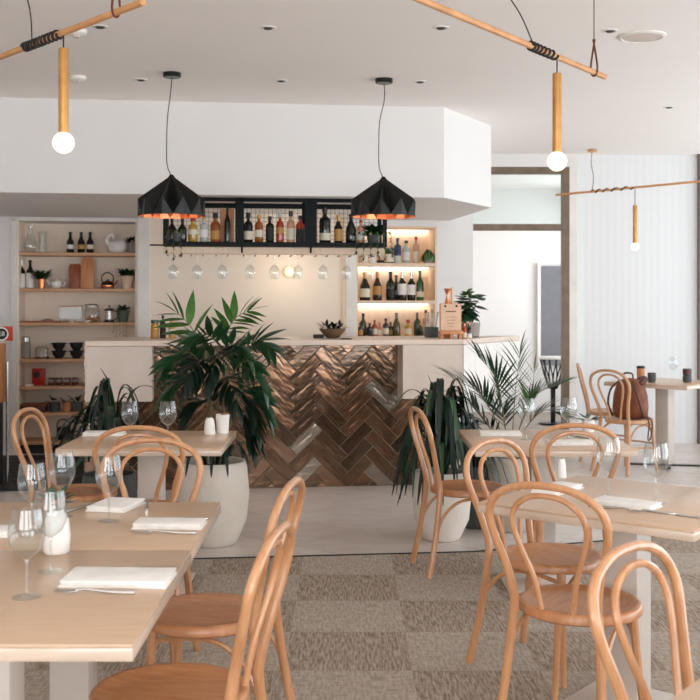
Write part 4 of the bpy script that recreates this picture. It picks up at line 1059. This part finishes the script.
# menu easel caddy
me_ = thing('menu_easel', 'copper-toned wooden menu easel at the right end of the worktop', 'menu stand', Bw(ux(450.5, -.02), -.02, z), TH)
MB().plate([(-.082, .065), (.082, .065), (.082, .275), (-.082, .275)], -.012, -.004).obj('menu_sheet', 'paper', me_, 0)
MB().plate([(-.088, .055), (.088, .055), (.088, .28), (-.088, .28)], -.004, .008).obj('back_board', 'board_light', me_, 0, bevel=.002)
MB().box(-.095, .095, -.05, .05, .035, .06).obj('ledge', 'board_light', me_, 30, bevel=.003)
for sx in (-.075, .0, .075): MB().box(sx - .012, sx + .012, -.035, .035, 0, .035).obj('leg', 'board_light', me_, 0, bevel=.002)
for sx in (-.045, .045): MB().lathe([(.009, 0), (.009, .006), (0, .008)], 10).obj('pin', 'black_matte', me_, loc=(sx, -.012, .258), rot=(R(90), 0, 0))
MB().box(-.042, .042, -.0126, -.012, .212, .219).obj('menu_heading', 'ink', me_, 0)
for k in range(4): MB().box(-.05 + .01 * k, .05 - .01 * k, -.0126, -.012, .17 - .025 * k, .172 - .025 * k).obj('menu_line', 'ink', me_, 0)
jg = thing('bar_jigger', 'copper double jigger standing behind the menu easel', 'jigger', Bw(ux(447.5, .12), .12, z), TH)
MB().lathe([(.05, 0), (.05, .28), (.045, .28), (.0, .27)], 16).obj('holder', 'board_light', jg, 40)
MB().shell([(.03, .40), (.008, .345), (.026, .28), (.024, .28), (.0065, .345), (.028, .40)], 18).obj('jigger_cups', 'copper', jg, 50)
MB().tube([(.035, 0, .28), (.036, .0, .41)], .008, 8).obj('bar_spoon', 'brass', jg)
ct = thing('cutlery_pot', 'dark square pot of utensils at the right of the niche foot', 'pot', Bw(ux(431.5, .3), .3, z), TH)
MB().prism([(-.05, -.05), (.05, -.05), (.05, .05), (-.05, .05)], 0, .085).obj('pot', 'planter_dark', ct, 30, bevel=.004)
for k in range(5):
    a = -.03 + .015 * k; MB().tube([(a, .0, .06), (a * 1.8, .01 * (k % 2), .19 + .02 * (k % 3))], [.004, .009], 6).obj('utensil', 'steel', ct)

# ================================================================== PLANTS
def planter(t, r, h, m, belly=1.08, base=.72, soilz=.93):
    MB().lathe([(r * base * .9, 0), (r * base, .01), (r * belly * .93, h * .3), (r * belly, h * .6), (r, h * .98), (r * .97, h), (r * .9, h), (r * .88, h * .9), (0, h * .9)], 36).obj('planter', m, t, 50)
    MB().lathe([(r * .885, h * .9), (r * .5, h * soilz), (0, h * (soilz + .01))], 20).obj('soil', 'soil', t)
def frond(t, P, Ls, n, m, w, droop, start=.22, ang=.95, rs=0, stemr=.004, lname='leaflet', lift=.15, hang=.0, twist=0):
    """one palm frond along path P: a rachis (part) with leaflets (sub-parts)"""
    rr = random.Random(rs)
    pts = crom(P, 8); N = len(pts)
    fr = MB().tube(pts, [stemr, stemr * .35], 5).obj('frond', 'stem', t)
    for k in range(n):
        f = start + (1 - start) * (k + .5) / n; i = min(N - 2, int(f * (N - 1)))
        p = pts[i]; tg = (pts[i + 1] - pts[i]).normalized()
        sd = tg.cross(Vector((0, 0, 1)))
        sd = sd.normalized() if sd.length > .05 else Vector((1, 0, 0))
        if twist: sd = Matrix.Rotation(twist, 3, tg) @ sd
        up = sd.cross(tg)
        g = (f - start) / (1 - start); L = Ls * (.62 + .55 * math.sin(math.pi * (g * .85 + .1))) * rr.uniform(.88, 1.1)
        an = ang * (1 - .55 * g)
        for s in (-1, 1):
            d = tg * math.cos(an) + sd * s * math.sin(an) + up * lift + Vector((0, 0, -hang))
            leaf(fr, p, d, L, m, w, droop, roll=s * .35 + rr.uniform(-.3, .3), name=lname)
    leaf(fr, pts[-1], pts[-1] - pts[-2], Ls * .8, m, w, droop, name=lname)
    return fr
def strap(t, P, wmax, m, n=5, rs=0):
    pts = crom(P, n); N = len(pts)
    W = [wmax * max(.05, math.sin(math.pi * (.12 + .86 * i / (N - 1))) ** .8) for i in range(N)]
    return MB().ribbon(pts, W, None, .3).obj('leaf', m, t, 60)

# tall palm in the white planter on the left
p1 = thing('potted_palm', 'tall dark green palm in a large white planter before the bar front', 'plant', (-.80, 6.60, 0))
planter(p1, .205, .50, 'planter_white')
rp = random.Random(9)
def L1(x, y, dY=0): q = px(x, y, 6.66 + dY); return (q.x + .79, dY, q.z)
base = [(-.05, .02, .47), (.04, -.03, .47), (.0, .05, .47), (.07, .04, .47), (-.02, -.06, .47)]
for k, (a, b_) in enumerate(((L1(214, 400), L1(208, 350)), (L1(228, 390), L1(226, 345)), (L1(240, 400, .1), L1(243, 352, .1)))):
    MB().tube(crom([base[k], a, b_], 5), [.013, .007], 7).obj('cane', 'stem', p1)
FR = [  # (points as pixels), leaflet length, pairs, material, depth reach
    ([(212, 356), (202, 340), (192, 324), (180, 312)], .19, 6, 'leaf_light', -.10),
    ([(228, 350), (230, 332), (238, 318), (252, 310)], .15, 8, 'leaf_light', .05),
    ([(226, 352), (216, 338), (206, 334), (194, 340)], .17, 7, 'leaf', -.20),
    ([(240, 355), (254, 342), (264, 340), (276, 350)], .16, 8, 'leaf', .08),
    ([(210, 372), (196, 354), (182, 352), (168, 366)], .17, 8, 'leaf', -.12),
    ([(212, 385), (196, 374), (182, 378), (170, 396)], .17, 8, 'leaf', -.05),
    ([(214, 380), (206, 362), (198, 366), (188, 386)], .17, 8, 'leaf_dark', -.26),
    ([(230, 380), (244, 362), (256, 366), (266, 386)], .17, 8, 'leaf', -.16),
    ([(236, 395), (250, 386), (262, 396), (272, 416)], .17, 9, 'leaf', -.08),
    ([(230, 400), (244, 392), (254, 406), (260, 428)], .17, 8, 'leaf_dark', -.22),
    ([(226, 375), (222, 354), (220, 360), (214, 380)], .17, 8, 'leaf_dark', -.28),
    ([(224, 410), (212, 398), (200, 402), (190, 418)], .17, 7, 'leaf_dark', -.14),
    ([(232, 415), (244, 412), (252, 428), (256, 446)], .16, 7, 'leaf_dark', -.16),
    ([(230, 370), (236, 350), (244, 352), (252, 368)], .17, 8, 'leaf', .2),
    ([(220, 392), (224, 378), (232, 382), (240, 402)], .17, 7, 'leaf_dark', -.28),
    ([(222, 372), (212, 352), (200, 346), (186, 356)], .17, 7, 'leaf', .15),
    ([(222, 365), (230, 346), (240, 344), (250, 356)], .16, 7, 'leaf', -.22)]
for k, (pp, Ls, n, m, dY) in enumerate(FR):
    N = len(pp)
    P = [L1(q[0], q[1], dY * i / (N - 1)) for i, q in enumerate(pp)]
    frond(p1, P, Ls, n, m, .27, .3, .2, 1.1, rs=40 + k, stemr=.0045, hang=.06 if k < 2 else .12, lift=.2, twist=(1.15, -1.15, .7, -.8, .8, .6, -.3, -.7, -.7, -.5, .5, .5, -.4, -.9, .3, .9, -.9)[k])
for k in range(12):                                     # low leaves hanging over the planter rim
    a = k * 2.4; P = [(.06 * math.cos(a), .06 * math.sin(a), .46), (.16 * math.cos(a), .16 * math.sin(a), .60), (.235 * math.cos(a), .235 * math.sin(a), .56), (.28 * math.cos(a), .28 * math.sin(a), .44)]
    strap(p1, P, .016, 'leaf_dark')

def strap_plant(t, z0, n, reach, top, low, wmax, mats, rs, up=()):
    rr = random.Random(rs)
    for k in range(n):
        a = 2.39996 * k + rr.uniform(-.25, .25); q = (k % 7) / 6
        rc = reach * (.45 + .55 * q) * rr.uniform(.85, 1.1); tp = top * (1.05 - .35 * q) * rr.uniform(.9, 1.08); lo = low + (top - low) * (.55 - .55 * q) * rr.random()
        c_, s_ = math.cos(a), math.sin(a)
        j1, j2 = rr.uniform(-.06, .06), rr.uniform(-.06, .06)
        P = [(.03 * c_, .03 * s_, z0), (rc * .3 * c_, rc * .3 * s_, z0 + (tp - z0) * .85), (rc * .62 * c_, rc * .62 * s_, tp), (rc * .9 * c_ + j1 * .5, rc * .9 * s_ + j2 * .5, tp - (tp - lo) * .45), (rc * 1.08 * c_ + j1, rc * 1.08 * s_ + j2, lo)]
        strap(t, P, wmax * rr.uniform(.8, 1.1), mats[k % len(mats)])
    for P in up: strap(t, P, wmax * .8, 'leaf')
# glossy plant behind the small table
p2 = thing('potted_dracaena', 'dark glossy strap-leaved plant behind the small table, below the left end panel', 'plant', (-1.46, 6.75, 0))
planter(p2, .16, .40, 'planter_dark')
strap_plant(p2, .38, 72, .40, .86, .42, .019, ('leaf_dark', 'leaf_dark', 'leaf'), 5, [[(.02, 0, .4), (.03, -.02, .75), (.01, -.06, .95), (-.035, -.1, 1.06)], [(.0, 0, .4), (.1, 0, .8), (.2, -.05, .94), (.34, -.1, .92)]])
# drooping plant in the round white planter
p3 = thing('potted_dracaena', 'drooping dark strap-leaved plant in a round white planter beside the side-on chair', 'plant', (.595, 6.72, 0))
planter(p3, .165, .42, 'planter_white', 1.1, .7)
strap_plant(p3, .40, 96, .41, .87, .28, .0165, ('leaf_dark', 'leaf_dark', 'leaf_dark', 'leaf'), 6, [[(0, 0, .42), (-.03, -.02, .75), (-.05, -.03, .9), (-.09, -.04, 1.02)], [(-.02, 0, .5), (-.1, 0, .84), (-.2, -.05, .92), (-.32, -.1, .80)], [(.02, 0, .5), (.08, 0, .82), (.16, -.05, .9), (.27, -.1, .93)]])
# feathery palm
p4 = thing('potted_areca_palm', 'feathery light palm in a beige planter behind the succulent table', 'plant', (1.06, 7.0, 0))
planter(p4, .15, .47, 'planter_beige', 1.02, .85)
def L4(x, y, dY=0): q = px(x, y, 7.0 + dY); return (q.x - 1.06, dY, q.z)
FR = [([(507, 440), (502, 405), (496, 378), (478, 356)], .22, 15, 'leaf', -.05), ([(512, 440), (514, 410), (516, 385), (520, 352)], .20, 13, 'leaf', .1),
      ([(516, 440), (526, 410), (540, 392), (562, 384)], .18, 14, 'leaf', .0), ([(504, 440), (492, 412), (478, 392), (452, 378)], .22, 15, 'leaf', -.1),
      ([(502, 445), (482, 418), (466, 402), (444, 404)], .20, 14, 'leaf_dark', .1), ([(518, 440), (532, 420), (546, 410), (562, 416)], .17, 12, 'leaf', -.1),
      ([(512, 445), (524, 418), (532, 398), (534, 372)], .17, 12, 'leaf_light', -.12), ([(506, 448), (494, 430), (482, 424), (462, 432)], .17, 12, 'leaf_dark', -.15),
      ([(510, 446), (504, 424), (500, 412), (488, 402)], .18, 12, 'leaf_dark', .2)]
for k, (pp, Ls, n, m, dY) in enumerate(FR):
    N = len(pp); frond(p4, [L4(q[0], q[1], dY * i / (N - 1)) for i, q in enumerate(pp)], Ls, n, m, .075, .22, .3, .8, rs=70 + k, stemr=.004, lift=.35, hang=.0)
t = thing('dark_planter', 'dark grey planter half hidden between the white and beige planters', 'planter', (.86, 7.08, 0))
planter(t, .12, .40, 'planter_dark', 1.03, .85)
strap_plant(t, .38, 16, .2, .62, .45, .02, ('leaf_dark',), 8)
# leafy plant on the worktop
pc = thing('potted_plant', 'round-leaved green plant in a grey pot at the right end of the worktop', 'plant', Bw(ux(470, .22), .22, ZT), TH)
MB().lathe([(.06, 0), (.075, .01), (.085, .12), (.078, .12), (.07, .1), (0, .1)], 22).obj('pot', 'grey_pot', pc, 50)
MB().lathe([(.07, .1), (0, .105)], 14).obj('soil', 'soil', pc)
rr = random.Random(4)
for k in range(6):
    a = 1.05 * k + .4; R_ = .09 if k else .0; top = (R_ * math.cos(a), R_ * math.sin(a), .40 - .35 * R_ - .03 * (k % 2))
    P = crom([(0, 0, .1), (top[0] * .4, top[1] * .4, .24), top], 6)
    MB().tube(P, .003, 5).obj('stalk', 'stem', pc)
    for q in range(8):
        p = P[4 + q] if 4 + q < len(P) else P[-1]; b2 = 2.4 * q + k
        leaf(pc, p, (math.cos(b2), math.sin(b2), .45 - .12 * (7 - q)), .105 * rr.uniform(.85, 1.2), 'leaf_light' if q == 7 else 'leaf', .55, .3, roll=rr.uniform(-.6, .6))
bottle('gin', 'small red-brown bottle left of the worktop plant pot', 464.5, 322, 336.5, 4.5, .02, ZT, 'glass_red', 'label_cream', 'copper', (.05, .4), 'goods on the bar worktop')
bottle('gin', 'small brown bottle in front of the worktop plant', 469.5, 321, 336.5, 4.5, .02, ZT, 'glass_brown', 'label_white', 'copper', (.0, .3), 'goods on the bar worktop')

# ================================================================== PENDANTS AND LAMPS
def pendant(label, x, ycan, yapex, yrim, xs_, rs):
    Y = (ZC - H) * F / (YH - ycan); s = F / Y
    X = (x - CX) / s
    zr = H + (YH - yrim) / s; za = H + (YH - yapex) / s; hh = za - zr; r = 33.5 / s
    t = thing('pendant_lamp', label, 'pendant lamp', (X, Y, ZC), 0, 'folded black pendant lamps')
    MB().lathe([(.06, 0), (.06, -.025), (.055, -.03), (0, -.03)][::-1], 24).obj('ceiling_rose', 'black_metal', t, 40)
    xx = (xs_ - CX) / s - X
    rr = random.Random(rs)
    zt = za - ZC
    MB().tube(crom([(0, 0, -.03), (-.01 * rs, .0, zt * .2), (-.028 + xx * .3, 0, zt * .42), (-.034 + xx * .5, 0, zt * .66), (-.03 + xx * .8, 0, zt * .88), (xx, 0, zt + .005)], 8), .0035, 6).obj('cord', 'cable', t)
    N = 10; z0 = zr - ZC; V = []; Fo = []
    def ring(rad, zz, off): return [(xx + rad * math.cos(2 * math.pi * (i + off) / N + .2), rad * math.sin(2 * math.pi * (i + off) / N + .2), zz) for i in range(N)]
    def shade(k, dz):
        A_ = ring(.018 * k, z0 + hh + dz, 0); M_ = ring(r * .99 * k, z0 + hh * .44 + dz, 0); P_ = ring(r * k, z0, 0); V_ = ring(r * .93 * k, z0 + .004, .5)
        fs = []
        for i in range(N):
            j = (i + 1) % N
            fs += [(i, N + i, 3 * N + i), (i, 3 * N + i, j), (j, 3 * N + i, N + j), (N + i, 2 * N + i, 3 * N + i), (N + j, 3 * N + i, 2 * N + j)]
        return A_ + M_ + P_ + V_, fs
    V1, f1 = shade(1, 0); MB().add(V1, f1).obj('shade', 'black_metal', t, 0)
    V2, f2 = shade(.985, -.006); MB().add(V2, [f[::-1] for f in f2]).obj('shade_lining', 'copper', t, 0)
    MB().lathe([(.022, 0), (.022, .03), (.012, .045), (0, .046)], 16).obj('shade_cap', 'black_metal', t, 40, loc=(xx, 0, z0 + hh - .03))
    MB().lathe([(.012, .05), (.024, .02), (.026, 0), (.02, -.018), (0, -.026)][::-1], 16).obj('bulb', 'bulb', t, 60, loc=(xx, 0, z0 + hh * .6))
    l = bpy.data.lights.new('pendant_light', 'POINT'); l.energy = 2; l.color = (1, .9, .78); l.shadow_soft_size = .035
    lo = bpy.data.objects.new('pendant_light', l); C.objects.link(lo); lo.location = (X + xx, Y, zr + hh * .6 - .05)
    return t
pendant('black folded pendant lamp with copper lining above the tall palm', 172, 73, 177, 216.5, 171.5, 1)
pendant('black folded pendant lamp with copper lining right of the bar centre', 384, 79, 179, 217, 383.5, -.3)

def rod_lamp(label, A_, B_, lampx, lens_, tube, wrap, loop=None, cable=None, rad=.0135, bulb_r=.045):
    """A_, B_ rod ends (world); lamp hangs at parameter lampx"""
    A_, B_ = Vector(A_), Vector(B_); P = A_.lerp(B_, lampx)
    t = thing('rod_pendant_lamp', label, 'pendant lamp', P, 0, 'timber rod pendant lamps')
    MB().tube([A_ - P, B_ - P], rad, 12).obj('rod', 'rod_wood', t)
    d = (B_ - A_).normalized(); sd = d.cross(Vector((0, 0, 1))).normalized(); up = sd.cross(d)
    W_ = []; L_ = (B_ - A_).length; w0, w1, turns = wrap
    for i in range(int(turns * 12) + 1):
        f = i / (turns * 12); a = 2 * math.pi * turns * f; q = A_ + d * (L_ * (w0 + (w1 - w0) * (f ** 1.25))) - P
        W_.append(q + (sd * math.cos(a) + up * math.sin(a)) * (rad + .003))
    MB().tube(W_, .0068, 6).obj('cable_wrap', 'black_matte', t)
    MB().tube([(0, 0, -rad), (0, 0, -lens_)], .0032, 6).obj('drop_cable', 'cable', t)
    MB().lathe([(.0, -lens_ + .001), (.02, -lens_), (.0205, -lens_ - .004), (.0205, -lens_ - tube + .004), (.02, -lens_ - tube), (0, -lens_ - tube)][::-1], 22).obj('brass_tube', 'brass', t, 40)
    zc = -lens_ - tube - bulb_r * .96
    MB().lathe([(bulb_r * math.sin(math.pi * i / 14), -bulb_r * math.cos(math.pi * i / 14)) for i in range(15)], 24).obj('bulb', 'bulb', t, 60, loc=(0, 0, zc))
    for k, f in enumerate(loop or []):
        q = A_ + d * (L_ * f) - P
        MB().tube(crom([q + sd * -.004 + Vector((0, 0, .16)), q + sd * (rad + .004) + Vector((0, 0, .02)), q + Vector((0, 0, -rad - .004)), q - sd * (rad + .004) + Vector((0, 0, .02)), q + sd * .004 + Vector((0, 0, .16))], 6), .005, 6).obj('leather_loop', 'strap', t)
        MB().tube([q + Vector((0, 0, .155)), q + Vector((0, 0, ZC - P.z))], .0025, 6).obj('suspension_cord', 'strap', t)
    if cable:
        f, off = cable; q = A_ + d * (L_ * f) - P
        top = q + Vector((off[0], off[1], ZC - P.z))
        MB().tube(crom([q + Vector((0, 0, rad)), q.lerp(top, .35) + Vector((.015, 0, -.01)), q.lerp(top, .7) - Vector((.01, 0, .01)), top], 6), .003, 6).obj('feed_cable', 'cable', t)
        MB().lathe([(.045, -.02), (.045, 0)], 20).obj('ceiling_rose', 'rod_wood', t, 40, loc=top)
    return t
ZR = 2.57
def rp_(x, y, z=ZR): Y = (z - H) * F / (YH - y); return Vector(((x - CX) * Y / F, Y, z))
a, b_ = rp_(-30, 68.5), rp_(143, 2)
def fr(A_, B_, x):                                   # parameter along the rod whose picture column is x
    lo, hi = 0, 1
    for _ in range(40):
        m = (lo + hi) / 2; q = A_.lerp(B_, m); lo, hi = (m, hi) if CX + F * q.x / q.y < x else (lo, m)
    return lo
rod_lamp('timber rod lamp with brass tube and globe bulb hanging at the upper left', a, b_, fr(a, b_, 63.5), .066, .345, (fr(a, b_, 25), fr(a, b_, 60), 11), [fr(a, b_, 116)], (fr(a, b_, 32), (.0, -.25)))
a, b_ = rp_(400, -9), rp_(605, 77)
rod_lamp('timber rod lamp with brass tube and globe bulb in front of the doorway', a, b_, fr(a, b_, 557), .075, .355, (fr(a, b_, 530), fr(a, b_, 555), 7), [fr(a, b_, 594)], (fr(a, b_, 533), (-.22, -.1)))
a, b_ = Vector((2.13, 11.0, ZR - .03)), Vector((3.5, 9.75, ZR))
rod_lamp('timber rod lamp hanging farthest away before the ribbed wall', a, b_, fr(a, b_, 635), .17, .36, (fr(a, b_, 592), fr(a, b_, 634), 5), None, (fr(a, b_, 592), (.03, .12)), .011, .038)

# ================================================================== CEILING FITTINGS
def cp(x, y): Y = (ZC - H) * F / (YH - y); return ((x - CX) * Y / F, Y, ZC)
k = 0
for x, y, wh in ((268, 27.5, 'above the bar, left of the centre pendant'), (441, 27.5, 'left of the right timber rod'), (610, 30.5, 'beside the round ceiling speaker'), (281, 80.5, 'near the bulkhead between the pendants'),
                 (100, 26.5, 'under the left timber rod'), (141, 79.5, 'left of the left pendant rose'), (420, 81.5, 'right of the right pendant rose'), (669, 107, 'at the right before the ribbed wall')):
    o = thing('downlight', 'small recessed downlight in the ceiling ' + wh, 'downlight', cp(x, y), 0, 'recessed downlights')
    MB().lathe([(.045, 0), (.045, -.004), (.034, -.006), (.03, -.001), (.0, -.001)][::-1], 22).obj('trim_ring', 'white_trim', o, 40)
    MB().lathe([(.029, -.0012), (.020, -.010), (0, -.012)][::-1], 18).obj('lamp_eye', 'downlight_dark', o, 40)
o = thing('ceiling_speaker', 'large round white speaker grille in the ceiling at the upper right', 'speaker', cp(642, 36))
MB().lathe([(.135, 0), (.135, -.006), (.115, -.012), (.112, -.008), (0, -.008)][::-1], 36).obj('trim_ring', 'white_trim', o, 40)
MB().lathe([(.111, -.0085), (.0, -.013)][::-1], 36).obj('grille', 'counter', o, 40)
for x, y, wh in ((78, 76.5, 'round white smoke detector right of the left globe lamp rod'), (77, 30, 'round white smoke detector behind the left timber rod')):
    o = thing('smoke_detector', wh, 'smoke detector', cp(x, y))
    MB().lathe([(.055, 0), (.055, -.02), (.04, -.032), (0, -.034)][::-1], 24).obj('housing', 'white_trim', o, 40)
    MB().lathe([(.02, -.034), (.018, -.042), (0, -.043)][::-1], 14).obj('sensor', 'counter', o, 40)

# ================================================================== NEXT ROOM
t = thing('wire_stool', 'black wire stool with a white top beyond the doorway', 'stool', (2.50, 13.1, 0))
MB().lathe([(.17, .775), (.175, .78), (.175, .80), (.17, .805), (0, .805)], 28).obj('stool_top', 'ceramic', t, 40)
MB().lathe([(.17, 0), (.17, .012), (.03, .02), (.0, .021)], 28).obj('base', 'black_metal', t, 40)
for k in range(12):
    a = 2 * math.pi * k / 12; c_, s_ = math.cos(a), math.sin(a)
    MB().tube(crom([(.155 * c_, .155 * s_, .775), (.11 * math.cos(a + .25), .11 * math.sin(a + .25), .6), (.045 * math.cos(a + .5), .045 * math.sin(a + .5), .42)], 4), .009, 6).obj('wire', 'black_metal', t)
MB().tube([(0, 0, .02), (0, 0, .45)], .03, 12).obj('column', 'black_metal', t)
